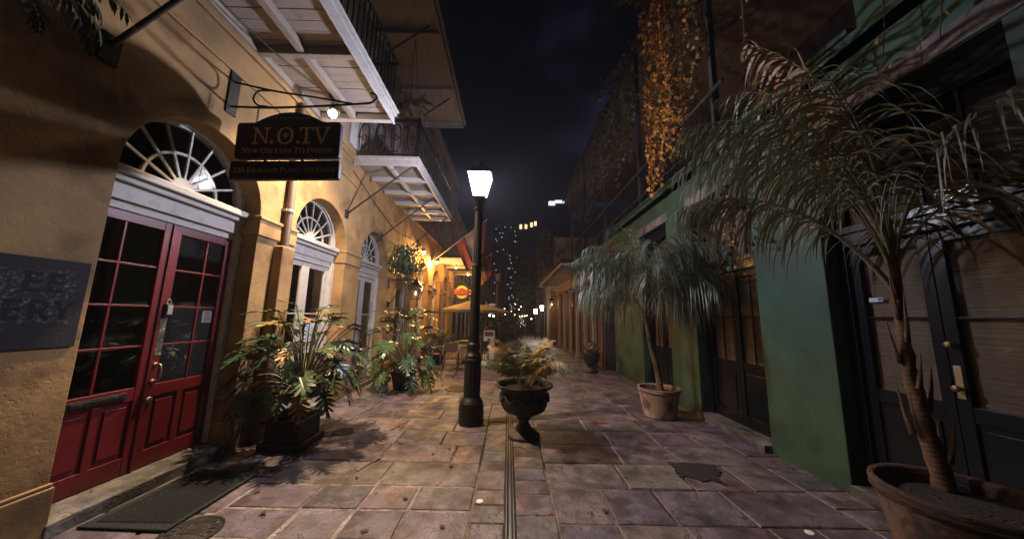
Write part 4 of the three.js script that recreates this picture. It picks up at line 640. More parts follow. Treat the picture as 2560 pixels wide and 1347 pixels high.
function colorAll(g, c) { const n = g.attributes.position.count, a = new Float32Array(n * 3); for (let i = 0; i < n; i++) a.set(c, i * 3); g.setAttribute('color', new THREE.BufferAttribute(a, 3)); return g; }
function taperTube(curve, r0, r1, seg, rad) { const g = new THREE.TubeGeometry(curve, seg, 1, rad, false), p = g.attributes.position, c = V(); for (let i = 0; i <= seg; i++) { curve.getPointAt(i / seg, c); const k = r0 + (r1 - r0) * (i / seg); for (let j = 0; j <= rad; j++) { const m = i * (rad + 1) + j; p.setXYZ(m, c.x + (p.getX(m) - c.x) * k, c.y + (p.getY(m) - c.y) * k, c.z + (p.getZ(m) - c.z) * k); } } const uv = g.attributes.uv, len = curve.getLength(); if (uv) for (let i = 0; i < uv.count; i++) uv.setXY(i, uv.getY(i) * 0.5, uv.getX(i) * len); g.computeVertexNormals(); return g; }
function addFrond(t, o, r, mat = leafMat) {
  const B = new Blades(), f = frond(B, o, r); const m = part(t, 'frond', B.geo(), mat);
  part(m, 'midrib', colorAll(taperTube(f.curve, o.rib ?? 0.012, 0.002, 18, 5), o.ribColor ?? [0.16, 0.17, 0.05]), mat);
}
function pot(t, name, prof, x, z, mat, soilR, soilY) { part(t, name, lathe(prof, x, 0, z, 40), mat); part(t, 'soil', lathe([[0.001, soilY + 0.03], [soilR * 0.5, soilY + 0.015], [soilR, soilY]], x, 0, z, 24), M.soil); }
const terracotta = (R, H) => [[0.001, 0.0], [R * 0.7, 0.0], [R * 0.74, 0.02], [R * 0.84, H * 0.45], [R * 0.93, H * 0.8], [R * 0.96, H * 0.83], [R * 0.95, H * 0.86], [R * 1.0, H * 0.885], [R * 1.0, H * 0.92], [R * 0.985, H * 0.935], [R * 1.01, H * 0.96], [R * 1.0, H], [R * 0.93, H], [R * 0.9, H * 0.97], [R * 0.88, H * 0.85], [R * 0.86, H * 0.8]];
{ // big pot and palm at the right edge
  const px = 3.03, pz = -2.25, r = rng(101);
  const pt = thing('terracotta_pot', 'huge weathered terracotta pot at the lower right corner', 'pot', [px, 0, pz]); pot(pt, 'pot_wall', terracotta(0.43, 0.62), px, pz, std([0.13, 0.085, 0.06], 0.92, { map: clayMap, bumpMap: slabBump, bumpScale: 0.03 }), 0.375, 0.52);
  const t = thing('weeping_palm', 'large weeping palm with a leaning fibrous trunk in the huge pot', 'palm', [3.2, 0.5, -2.45]);
  const trunk = new THREE.CatmullRomCurve3([V(3.19, 0.45, -2.46), V(3.16, 0.75, -2.47), V(3.11, 1.1, -2.48), V(3.1, 1.5, -2.5), V(3.13, 1.95, -2.52), V(3.2, 2.35, -2.54)]);
  const tg = taperTube(trunk, 0.06, 0.02, 28, 12), tp = tg.attributes.position, rr = rng(8); for (let i = 0; i < tp.count; i++) { const k = (rr() - 0.5) * 0.012; tp.setXYZ(i, tp.getX(i) + k, tp.getY(i), tp.getZ(i) + k); } tg.computeVertexNormals(); part(t, 'trunk', tg, M.bark);
  for (let i = 0; i < 9; i++) { const k = 0.12 + 0.8 * (i / 9), c = trunk.getPointAt(k), a = rr() * 6.28, h = 0.12 + 0.2 * rr(), w = 0.07 * (1 - k) + 0.03; part(t, 'husk', taperTube(new THREE.CatmullRomCurve3([V(c.x + Math.cos(a) * w * 0.8, c.y - 0.12, c.z + Math.sin(a) * w * 0.8), V(c.x + Math.cos(a) * (w + 0.01), c.y, c.z + Math.sin(a) * (w + 0.01)), V(c.x + Math.cos(a) * (w + 0.035), c.y + h, c.z + Math.sin(a) * (w + 0.035))]), 0.02, 0.003, 6, 5), M.bark); }
  // [az deg (0 = +x, -90 = away), start height 0..1 along trunk, length, rise deg, droop, hang, hue]
  const F = [
    [232, 0.86, 2.75, 86, 1.7, 2.3, 0], [222, 0.9, 2.5, 82, 1.85, 2.4, 0], [200, 0.84, 2.3, 80, 1.75, 2.3, 0], [184, 0.88, 2.0, 84, 1.6, 2.2, 0], [236, 0.84, 2.6, 80, 1.9, 2.5, 0], [229, 0.93, 2.8, 84, 1.8, 2.4, 0],
    [243, 0.88, 2.4, 78, 2.0, 2.4, 0], [256, 0.95, 2.6, 86, 1.7, 2.2, 0], [150, 0.93, 1.9, 84, 1.6, 2.1, 0], [272, 0.9, 2.1, 78, 1.8, 2.2, 0], [214, 0.78, 2.1, 66, 1.7, 2.3, 0], [224, 0.8, 2.1, 66, 1.75, 2.4, 0],
    [232, 0.98, 2.75, 89, 0.9, 1.7, 2], [258, 0.98, 2.7, 88, 0.9, 1.7, 2], [285, 0.96, 2.3, 86, 1.2, 1.8, 2], [240, 0.98, 2.6, 88, 1.3, 1.7, 0], [40, 0.9, 1.3, 68, 1.7, 1.8, 1], [330, 0.9, 1.2, 64, 1.9, 1.8, 1], [95, 0.93, 1.5, 76, 1.8, 2, 0], [300, 0.96, 1.8, 82, 1.7, 2, 0],
  ];
  for (const [az, s, len, rise, droop, hang, hue] of F) { const c = trunk.getPointAt(s); addFrond(t, { at: [c.x, c.y, c.z], az: R(az), len, rise: R(rise), droop, leaflets: 26, leafLen: 0.62, leafW: hue === 2 ? 0.036 : 0.018, hang: hang * 1.15, vee: 0.2, bare: 0.3, twist: (r() - 0.5) * 0.5, color: hue === 2 ? [0.24, 0.12, 0.03] : hue ? [0.11, 0.08, 0.035] : [0.19, 0.2, 0.115], rib: 0.014, ribColor: [0.2, 0.19, 0.07], dry: hue ? 0.35 : 0.05, jit: 0.6, seg: 7 }, r, palmMat); }
}
{ // palm in the second pot
  const px = 2.74, pz = -5.95, r = rng(202);
  const pt = thing('terracotta_pot', 'pale terracotta pot with a rolled rim standing by the green wall', 'pot', [px, 0, pz]); pot(pt, 'pot_wall', terracotta(0.36, 0.5), px, pz, std([0.46, 0.32, 0.24], 0.88, { map: clayMap, bumpMap: stuccoBump, bumpScale: 0.006 }), 0.31, 0.42);
  const t = thing('weeping_palm', 'weeping palm with silvery hanging leaflets in the pale terracotta pot', 'palm', [px, 0.4, pz]);
  const trunk = new THREE.CatmullRomCurve3([V(2.78, 0.36, pz), V(2.74, 0.75, pz), V(2.64, 1.2, pz), V(2.56, 1.75, pz), V(2.53, 2.4, pz)]);
  part(t, 'trunk', taperTube(trunk, 0.06, 0.026, 26, 10), M.bark);
  for (let i = 0; i < 24; i++) { const az = i * 137.5 + 20 * r(), s = 0.62 + 0.36 * (i / 24), c = trunk.getPointAt(s); addFrond(t, { at: [c.x, c.y, c.z], az: R(az), len: 1.45 + 0.6 * r(), rise: R(58 + 28 * (i / 24)), droop: 2.0 + 0.5 * r(), leaflets: 36, leafLen: 0.74, leafW: 0.014, hang: 3.8, vee: 0.15, bare: 0.28, twist: (r() - 0.5) * 0.6, color: [0.13, 0.165, 0.11], rib: 0.011, dry: 0.04, jit: 0.4, seg: 6 }, r, palmMat); }
}
{ // iron urn with a feather palm
  const px = 0.25, pz = -4.85, r = rng(303);
  const u = thing('cast_iron_urn', 'weathered black cast iron urn on a fluted foot beside the drain', 'urn', [px, 0, pz]);
  part(u, 'bowl', [lathe([[0.08, 0.29], [0.16, 0.31], [0.27, 0.36], [0.335, 0.44], [0.345, 0.54], [0.335, 0.62], [0.345, 0.66], [0.37, 0.685], [0.41, 0.7], [0.425, 0.72], [0.42, 0.735], [0.39, 0.735], [0.35, 0.7], [0.33, 0.64]], px, 0, pz, 44)], M.ironUrn);
  part(u, 'foot', lathe([[0.001, 0], [0.23, 0], [0.235, 0.02], [0.23, 0.045], [0.2, 0.065], [0.15, 0.1], [0.1, 0.15], [0.075, 0.2], [0.08, 0.235], [0.1, 0.25], [0.1, 0.27], [0.07, 0.285], [0.09, 0.3]], px, 0, pz, 36), M.ironUrn);
  for (let i = 0; i < 10; i++) { const a = (i / 10) * Math.PI * 2; part(u, 'swag', tube([[px + Math.cos(a) * 0.35, 0.6, pz + Math.sin(a) * 0.35], [px + Math.cos(a + 0.31) * 0.362, 0.52, pz + Math.sin(a + 0.31) * 0.362], [px + Math.cos(a + 0.628) * 0.35, 0.6, pz + Math.sin(a + 0.628) * 0.35]], 0.017, 10, 6), M.ironUrn); }
  for (let i = 0; i < 18; i++) { const a = (i / 18) * Math.PI * 2; part(u, 'gadroon', new THREE.SphereGeometry(0.045, 8, 6).scale(0.7, 1.4, 0.5).rotateX(0.9).rotateY(-a + Math.PI / 2).toNonIndexed().translate(px + Math.cos(a) * 0.27, 0.385, pz + Math.sin(a) * 0.27), M.ironUrn); }
  part(u, 'soil', lathe([[0.001, 0.69], [0.2, 0.68], [0.34, 0.66]], px, 0, pz, 24), M.soil);
  const t = thing('feather_palm', 'small golden green feather palm growing in the iron urn', 'palm', [px, 0.68, pz]);
  for (let i = 0; i < 30; i++) { const az = i * 137.5, k = i / 30, rise = 88 - 44 * k + 8 * r(); addFrond(t, { at: [px + Math.cos(R(az)) * 0.06, 0.66, pz + Math.sin(R(az)) * 0.06], az: R(az), len: 0.6 + 0.3 * r(), rise: R(rise), droop: 1.0 + 0.7 * r(), leaflets: 32, leafLen: 0.16, leafW: 0.011, hang: 0.5, vee: 0.45, bare: 0.3, color: i % 4 === 0 ? [0.2, 0.12, 0.03] : [0.065, 0.085, 0.03], rib: 0.006, ribColor: [0.2, 0.14, 0.05], dry: i % 4 === 0 ? 0.5 : 0.1, seg: 4 }, r); }
}
// ---------------------------------------------------------------- split-leaf plants
function lobedLeaf(seed, L = 1, W = 0.8, lobes = 7) {
  const r = rng(seed), s = new THREE.Shape(), right = [];
  for (let i = 0; i < lobes; i++) {
    const t = i / (lobes - 1), y = -0.18 + 0.98 * t, wv = W * 0.5 * Math.sin(Math.PI * (0.22 + 0.7 * t)) * (0.9 + 0.2 * r()), up = 0.1 + 0.2 * t, th = 0.055 * (1.25 - 0.45 * t);
    right.push([0.06 + 0.05 * (1 - t), y - th * 1.1], [wv * 0.6, y + up * 0.35 - th * 0.9], [wv * 0.95, y + up * 0.75 - th * 0.4], [wv, y + up], [wv * 0.8, y + up * 0.85 + th * 0.3], [wv * 0.5, y + up * 0.55 + th * 0.55], [0.07 + 0.05 * (1 - t), y + th * 1.5]);
  }
  s.moveTo(0, -0.05); for (const [x, y] of right) s.lineTo(x, y); s.lineTo(0.03, 0.98); s.lineTo(0, 1.06); s.lineTo(-0.03, 0.98); for (const [x, y] of right.reverse()) s.lineTo(-x, y); s.closePath();
  let g = new THREE.ShapeGeometry(s); const p = g.attributes.position;
  for (let i = 0; i < p.count; i++) { const x = p.getX(i), y = p.getY(i); p.setXYZ(i, x * L, y * L, (0.2 * Math.abs(x) - 0.35 * Math.max(0, y) * Math.max(0, y) + 0.05 * Math.sin(9 * y) * Math.abs(x) * 3 - 0.3 * x * x) * L); }
  g.computeVertexNormals(); return g;
}
const lobed = [1, 2, 3].map((s) => lobedLeaf(s));
const lobedMats = [[0.035, 0.075, 0.03], [0.05, 0.08, 0.025], [0.14, 0.1, 0.03], [0.25, 0.13, 0.035], [0.025, 0.055, 0.03]].map((c) => { const m = new THREE.MeshStandardMaterial({ roughness: 0.32, side: THREE.DoubleSide }); m.color.setRGB(...c); return m; });
const stemMat = std([0.1, 0.09, 0.035], 0.5);
function splitLeafPlant(name, label, base, n, spread, height, size, seed, warm) {
  const t = thing(name, label, 'plant', base), r = rng(seed);
  for (let i = 0; i < n; i++) {
    const k = i / n, az = i * 2.4 + r() * 0.5, el = mix(1.35, -0.15, Math.pow(k, 0.8)) + 0.25 * (r() - 0.5), len = mix(0.95, 0.7, k) * (0.85 + 0.3 * r()), hor = V(Math.cos(az), 0, Math.sin(az));
    const tip = V(0, 0, 0).addScaledVector(hor, Math.cos(el) * len * spread).add(V(0, Math.sin(el) * len * height + 0.1, 0)), midp = tip.clone().multiplyScalar(0.55).add(V(0, 0.14 * len, 0));
    const c = new THREE.CatmullRomCurve3([V(hor.x * 0.03, 0, hor.z * 0.03), midp, tip]);
    const st = new THREE.Mesh(taperTube(c, 0.011, 0.006, 10, 5), stemMat); st.name = 'leaf_stalk'; flags(st); t.add(st);
    const warmHere = warm && r() < 0.16, leaf = local(t, 'leaf', lobed[i % 3], lobedMats[warmHere ? 2 + Math.floor(r() * 2) : [0, 1, 4][Math.floor(r() * 3)]], tip.toArray());
    const out = hor.clone().multiplyScalar(0.75).add(V(0, mix(0.35, -0.75, k) + 0.3 * (r() - 0.5), 0)).normalize(), zax = V(0, 1, 0).addScaledVector(out, -out.y).normalize(), xax = out.clone().cross(zax).normalize();
    leaf.quaternion.setFromRotationMatrix(new THREE.Matrix4().makeBasis(xax, out, zax)); leaf.rotateY((r() - 0.5) * 0.7); const sc = size * (0.75 + 0.5 * r()); leaf.scale.setScalar(sc);
  }
  return t;
}
{
  const x = -2.8, z = -4.45, u = thing('pedestal_urn', 'black urn on a square stone pedestal beside the white door', 'urn', [x, 0, z]);
  part(u, 'pedestal', [box(x - 0.27, x + 0.27, 0, 0.09, z + 0.27, z - 0.27, 0.015), box(x - 0.22, x + 0.22, 0.09, 0.3, z + 0.22, z - 0.22, 0.012), box(x - 0.26, x + 0.26, 0.3, 0.36, z + 0.26, z - 0.26, 0.015), box(x - 0.19, x + 0.19, 0.36, 0.385, z + 0.19, z - 0.19, 0.01)], M.ironUrn);
  part(u, 'urn_body', lathe([[0.001, 0.38], [0.17, 0.38], [0.16, 0.41], [0.08, 0.45], [0.05, 0.5], [0.07, 0.53], [0.18, 0.56], [0.26, 0.62], [0.29, 0.68], [0.3, 0.7], [0.27, 0.7], [0.24, 0.66]], x, 0, z, 36), M.ironUrn);
  part(u, 'soil', lathe([[0.001, 0.67], [0.25, 0.66]], x, 0, z, 20), M.soil);
  splitLeafPlant('split_leaf_plant', 'big split-leaf plant with glossy lobed leaves on the black pedestal urn', [x + 0.05, 0.66, z], 84, 0.78, 1.0, 0.3, 41, true);
}
{
  const p = thing('stone_planter', 'small pale stone pot beside the second split-leaf plant', 'pot', [-2.78, 0, -7.35]); pot(p, 'pot_wall', [[0.001, 0], [0.13, 0], [0.14, 0.03], [0.11, 0.1], [0.12, 0.2], [0.17, 0.24], [0.18, 0.3], [0.15, 0.31], [0.14, 0.27]], -2.78, -7.35, M.stone, 0.145, 0.27);
  const q = thing('black_planter', 'dark round planter holding the second split-leaf plant', 'pot', [-2.42, 0, -7.65]); pot(q, 'pot_wall', [[0.001, 0], [0.2, 0], [0.24, 0.2], [0.28, 0.36], [0.3, 0.4], [0.27, 0.41], [0.25, 0.37]], -2.42, -7.65, M.iron, 0.255, 0.36);
  splitLeafPlant('split_leaf_plant', 'taller dark split-leaf plant standing in the round planter under the lantern', [-2.42, 0.36, -7.65], 64, 0.85, 1.5, 0.36, 57, false);
}
// ---------------------------------------------------------------- small-leaved greenery: hanging baskets, creepers
const ivyGeo = (() => { const s = new THREE.Shape(), pts = [[0, -0.35], [0.32, -0.5], [0.3, -0.15], [0.62, 0.02], [0.28, 0.2], [0, 0.85], [-0.28, 0.2], [-0.62, 0.02], [-0.3, -0.15], [-0.32, -0.5]]; pts.forEach(([x, y], i) => (i ? s.lineTo(x, y) : s.moveTo(x, y))); const g = new THREE.ShapeGeometry(s), p = g.attributes.position; for (let i = 0; i < p.count; i++) p.setZ(i, 0.25 * Math.abs(p.getX(i)) - 0.1 * p.getY(i)); g.computeVertexNormals(); return g; })();
const ovalGeo = (() => { const s = new THREE.Shape(), n = 8; for (let i = 0; i <= n; i++) { const a = (i / n) * Math.PI * 2; i ? s.lineTo(Math.sin(a) * 0.42, -Math.cos(a) * 0.7) : s.moveTo(0, -0.7); } const g = new THREE.ShapeGeometry(s), p = g.attributes.position; for (let i = 0; i < p.count; i++) p.setZ(i, 0.25 * Math.abs(p.getX(i))); g.computeVertexNormals(); return g; })();
function leafCloud(list, geo) {                      // list of [pos, outward, size, colour]
  const out = [], r = rng(list.length + 5), up = V(0, 1, 0);
  const P = [], C = [], Nn = [], I = [], src = geo, sp = src.attributes.position, sn = src.attributes.normal, si = src.index.array, v = V(), m = new THREE.Matrix4(), nm = new THREE.Matrix3();
  for (const [p, o, s, c] of list) {
    const z = o.clone().add(V((r() - 0.5) * 1.3, (r() - 0.3) * 0.9, (r() - 0.5) * 1.3)).normalize(), y = V((r() - 0.5) * 0.9, -1, (r() - 0.5) * 0.9).normalize(), x = y.clone().cross(z).normalize(), yy = z.clone().cross(x);
    m.makeBasis(x, yy, z); const b = P.length / 3;
    for (let i = 0; i < sp.count; i++) { v.fromBufferAttribute(sp, i).multiplyScalar(s).applyMatrix4(m).add(p); P.push(v.x, v.y, v.z); v.fromBufferAttribute(sn, i).applyMatrix4(m); Nn.push(v.x, v.y, v.z); C.push(...c); }
    for (const k of si) I.push(b + k);
  }
  const g = new THREE.BufferGeometry(); g.setAttribute('position', new THREE.Float32BufferAttribute(P, 3)); g.setAttribute('normal', new THREE.Float32BufferAttribute(Nn, 3)); g.setAttribute('color', new THREE.Float32BufferAttribute(C, 3)); g.setIndex(I); return g;
}
const vary = (c, r, k = 0.5) => { const f = 1 - k / 2 + k * r(); return c.map((x) => x * f); };
function bush(t, c, rad, n, size, color, seed, geo = ovalGeo, name = 'foliage') {
  const r = rng(seed), L = []; for (let i = 0; i < n; i++) { const d = V(r() - 0.5, r() - 0.5, r() - 0.5).normalize(), k = 0.45 + 0.6 * Math.sqrt(r()) + 0.15 * (r() - 0.5); L.push([V(c[0] + d.x * rad[0] * k, c[1] + d.y * rad[1] * k, c[2] + d.z * rad[2] * k), d, size * (0.6 + 0.8 * r()), vary(color, r, 0.8)]); }
  return part(t, name, leafCloud(L, geo), leafMat);
}
{
  const t = thing('hanging_greenery', 'round hanging basket of small green leaves above the bracket lantern', 'plant', [-2.98, 3.2, -8.8]);
  bush(t, [-2.95, 3.22, -8.8], [0.47, 0.46, 0.42], 1500, 0.045, [0.05, 0.085, 0.03], 61); bush(t, [-2.8, 2.85, -8.75], [0.28, 0.3, 0.25], 220, 0.04, [0.06, 0.08, 0.03], 62);
  part(t, 'basket', lathe([[0.001, -0.16], [0.14, -0.13], [0.22, 0], [0.21, 0.0], [0.13, -0.11], [0.001, -0.14]], -2.98, 3.12, -8.8, 20), M.timber); for (const a of [0, 2.1, 4.2]) part(t, 'cord', bar([-2.98 + 0.21 * Math.cos(a), 3.12, -8.8 + 0.21 * Math.sin(a)], [-2.98, 4.82, -8.8], 0.005, 4), M.cable);
  const tw = []; const r = rng(19); for (let i = 0; i < 14; i++) { const a = r() * 6.28; tw.push(tube([[-2.95, 3.3, -8.8], [-2.95 + Math.cos(a) * 0.4, 3.55 + 0.3 * r(), -8.8 + Math.sin(a) * 0.35], [-2.95 + Math.cos(a) * 0.65, 3.3 + 0.35 * r(), -8.8 + Math.sin(a) * 0.5]], 0.005, 8, 4)); } part(t, 'twigs', tw, stemMat).userData.kind = 'stuff';
  const h = thing('hanging_fern', 'dark fern basket hanging under the high gallery roof', 'plant', [-2.45, 6.5, -6.9]); const q = rng(64);
  part(h, 'basket', lathe([[0.001, -0.2], [0.14, -0.17], [0.2, 0], [0.19, 0], [0.12, -0.15], [0.001, -0.18]], -2.45, 6.55, -6.9, 18), M.timber); for (const a of [0, 2.1, 4.2]) part(h, 'cord', bar([-2.45 + 0.19 * Math.cos(a), 6.55, -6.9 + 0.19 * Math.sin(a)], [-2.45, 8.4, -6.9], 0.006, 4), M.cable);
  for (let i = 0; i < 26; i++) addFrond(h, { at: [-2.45, 6.55, -6.9], az: i * 2.4, len: 0.5 + 0.2 * q(), rise: R(75 - 60 * q()), droop: 2.2, leaflets: 16, leafLen: 0.09, leafW: 0.02, hang: 0.6, bare: 0.1, color: [0.05, 0.075, 0.03], rib: 0.004, seg: 2 }, q);
  const f = thing('hanging_fern', 'dark fern fronds drooping into the upper left corner from a hanging basket', 'plant', [-2.78, 3.5, -1.36]);
  part(f, 'basket', lathe([[0.001, -0.2], [0.14, -0.17], [0.2, 0], [0.19, 0], [0.12, -0.15], [0.001, -0.18]], -2.78, 3.5, -1.36, 18), M.timber); for (const a of [0, 2.1, 4.2]) part(f, 'cord', bar([-2.78 + 0.19 * Math.cos(a), 3.5, -1.36 + 0.19 * Math.sin(a)], [-2.78, 4.98, -1.36], 0.006, 4), M.cable);
  for (let i = 0; i < 30; i++) addFrond(f, { at: [-2.78, 3.5, -1.36], az: i * 2.4, len: 0.55 + 0.35 * q(), rise: R(70 - 50 * q()), droop: 2.3, leaflets: 20, leafLen: 0.1, leafW: 0.022, hang: 0.6, bare: 0.1, color: [0.03, 0.045, 0.02], rib: 0.004, seg: 2 }, q);
}
function strand(t, pts, n, size, color, seed, name = 'trailing_stem') {
  const r = rng(seed), c = new THREE.CatmullRomCurve3(pts.map((p) => V(...p))), L = [];
  for (let i = 0; i < n; i++) { const p = c.getPointAt((i + r()) / n), d = V(r() - 0.7, r() * 0.5, r() - 0.3).normalize(); p.addScaledVector(V(r() - 0.5, r() - 0.5, r() - 0.5), size * 2.2); L.push([p, d, size * (0.55 + 0.8 * r()), vary(color, r, 0.9)]); }
  const m = part(t, name, colorAll(taperTube(c, 0.01, 0.004, Math.max(8, pts.length * 4), 4), [0.08, 0.045, 0.02]), leafDry); part(m, 'leaves', leafCloud(L, ivyGeo), leafDry);
}
{ // creeper curtain hanging from the eaves, warm lamp light put into its orange leaf colour
  const t = thing('orange_creeper', 'curtain of ivy, warm lamp light put into its orange leaf colour, hanging from the dark eaves above the green wall', 'creeper', [3.3, 4.4, -6]), r = rng(71);
  for (let i = 0; i < 34; i++) {
    const k = Math.pow(r(), 0.8), z = mix(-5.0, -6.9, k) + 0.15 * (r() - 0.5), x = 3.05 + 0.36 * r(), y1 = 9.35 - 0.6 * r() * r(), low = mix(5.6, 4.3, k), y0 = low + (r() < 0.45 ? 0.3 * r() : 0.4 + 2.6 * r()), pts = [], sway = 0.3 * (r() - 0.5);
    for (let j = 0; j <= 6; j++) pts.push([x + 0.2 * (r() - 0.5), mix(y1, y0, j / 6), z + sway * (j / 6) + 0.16 * (r() - 0.5)]);
    strand(t, pts, Math.floor((y1 - y0) * (20 + 18 * r())), 0.05 + 0.04 * r(), r() < 0.25 ? [0.16, 0.12, 0.04] : [0.5, 0.2, 0.025], 700 + i);
  }
}
{
  const t = thing('leafy_creeper', 'mass of dull olive creeper spilling off the eaves left of the orange ivy', 'creeper', [3.2, 6, -9]), r = rng(81);
  const br = [[[3.4, 9.4, -6.6], [2.7, 9.9, -7.2], [2.2, 9.6, -7.6], [1.95, 9.3, -7.9]], [[3.4, 9.4, -6.2], [2.9, 9.7, -6.6], [2.5, 9.5, -6.9]], [[3.4, 9.2, -7.5], [2.9, 8.6, -7.9], [2.55, 8.2, -8.2], [2.4, 8.0, -8.4]], [[3.4, 8.6, -8], [3.05, 7.8, -8.3], [2.85, 7.1, -8.5]], [[3.4, 9.3, -9], [3.2, 8, -9.4], [3.0, 7.0, -9.7], [3.05, 6.3, -9.8]], [[3.4, 9.4, -5.8], [3.0, 10.0, -6.2], [2.6, 10.4, -6.7]], [[3.4, 9.4, -7], [2.9, 10.5, -7.4], [2.5, 11, -7.7]], [[3.4, 8.9, -10], [3.2, 7.4, -10.4], [3.15, 6.2, -10.6]], [[3.4, 9.2, -11.2], [3.15, 7.7, -11.6], [3.1, 6.5, -11.8]]];
  br.forEach((p, i) => { strand(t, p, 190, 0.075, [0.11, 0.095, 0.045], 800 + i, 'branch'); });
  for (let i = 0; i < 26; i++) { const z = -7.2 - 9 * (i / 26), x = 3.2 + 0.25 * r(); strand(t, [[x, 9.3, z], [x - 0.1, 8 + r() * 0.4, z - 0.1], [x, 6.9 + 0.5 * r(), z], [x - 0.05, 5.6 + 1.4 * r(), z - 0.1]], 120, 0.075, [0.06, 0.065, 0.035], 850 + i); }
}
{
  const t = thing('ivy_stem', 'single bare ivy stem with a few orange leaves hanging above the large palm', 'creeper', [2.9, 4.8, -3.55]); strand(t, [[2.95, 6.2, -3.55], [2.98, 5.7, -3.58], [2.98, 5.2, -3.6], [3.02, 4.75, -3.66]], 16, 0.055, [0.3, 0.14, 0.025], 91); 
  const b = thing('bare_twigs', 'thin bare twigs with dry leaves hanging over the near stone lintel', 'creeper', [3.3, 4.2, -2.4]); strand(b, [[3.35, 5.5, -2.35], [3.3, 4.9, -2.42], [3.33, 4.5, -2.45], [3.3, 4.0, -2.5]], 7, 0.045, [0.28, 0.15, 0.04], 92); strand(b, [[3.38, 5.0, -1.95], [3.35, 4.3, -2.1], [3.4, 3.95, -2.2]], 4, 0.04, [0.25, 0.14, 0.04], 93);
}
{ // ivy on the green pier beside the second door
  const t = thing('wall_ivy', 'dark ivy with a few orange leaves trailing beside the second black door', 'creeper', [3.35, 2.4, -4.5]); const r = rng(95);
  for (let i = 0; i < 9; i++) { const z = -4.15 - 0.7 * r(); strand(t, [[3.4, 3.7 + 0.3 * r(), z], [3.3, 3.1, z + 0.1 * (r() - 0.5)], [3.36, 2.35 + 0.5 * r(), z + 0.25 * (r() - 0.5)]], 42, 0.055, i % 4 === 0 ? [0.3, 0.12, 0.025] : [0.025, 0.045, 0.02], 950 + i); }
}
// ---------------------------------------------------------------- farther down the alley
{ // third, lower gallery with warm bulbs
  const g = group(ochreHouse, 'gallery'), x1 = -1.85, za = -14.8, zb = -19.3;
  for (let i = 0; i < 10; i++) part(g, 'soffit_plank', box(XL + 0.06 + i * 0.148, XL + 0.205 + i * 0.148, 4.24, 4.27, za, zb, 0.004), M.soffit);
  for (const z of [-14.9, -16.3, -17.7, -19.1]) part(g, 'cross_joist', box(XL + 0.05, x1 - 0.03, 4.12, 4.239, z, z - 0.1, 0.01), M.soffit);
  part(g, 'fascia', [box(XL + 0.05, x1, 4.1, 4.4, za + 0.03, za, 0.006), box(x1 - 0.03, x1, 4.1, 4.4, za, zb, 0.006)], M.white);
}
const WARM = [1, 0.5, 0.13];
function bulbLamp(name, label, x, y, z, cd, size = 0.055, k = 14, top = 0.16) { const t = thing(name, label, 'lamp', [x, y, z]); part(t, 'holder', bar([x, y + size * 0.8, z], [x, y + top, z], size * 0.45, 10), M.iron); part(t, 'lamp_bulb', new THREE.SphereGeometry(size, 14, 10).toNonIndexed().translate(x, y, z), glow([1, 0.66, 0.3], k)); if (cd) lampLight(t, [x, y, z], new THREE.Color().setRGB(...WARM), cd, 2.5); return t; }
bulbLamp('gallery_bulb', 'warm bulb under the near end of the lower gallery by the round yellow sign', -2.69, 4.06, -15.6, 9);
bulbLamp('gallery_bulb', 'second warm bulb farther under the lower gallery by the round yellow sign', -2.42, 4.06, -18.2, 9);
for (const [z, l] of [[-11.35, 'nearer of two glaring orange wall sconces above the far arches'], [-13.5, 'farther of two glaring orange wall sconces above the far arches']]) {
  const t = thing('wall_sconce', l, 'lamp', [-3.2, 3.9, z]), x = -3.17, y = 3.95;
  part(t, 'arm', [box(XL, XL + 0.03, 3.96, 4.14, z + 0.06, z - 0.06, 0.006), bar([XL, 4.08, z], [x, 4.08, z], 0.016, 8)], M.iron);
  part(t, 'hood', lathe([[0.02, 0.14], [0.05, 0.12], [0.11, 0.03], [0.1, 0.03], [0.04, 0.1]], x, y, z, 18), M.iron);
  part(t, 'lamp_bulb', new THREE.SphereGeometry(0.07, 14, 10).toNonIndexed().translate(x, y, z), glow([1, 0.72, 0.36], 30)); lampLight(t, [x, y, z], new THREE.Color().setRGB(...WARM), 44, 3.5);
}
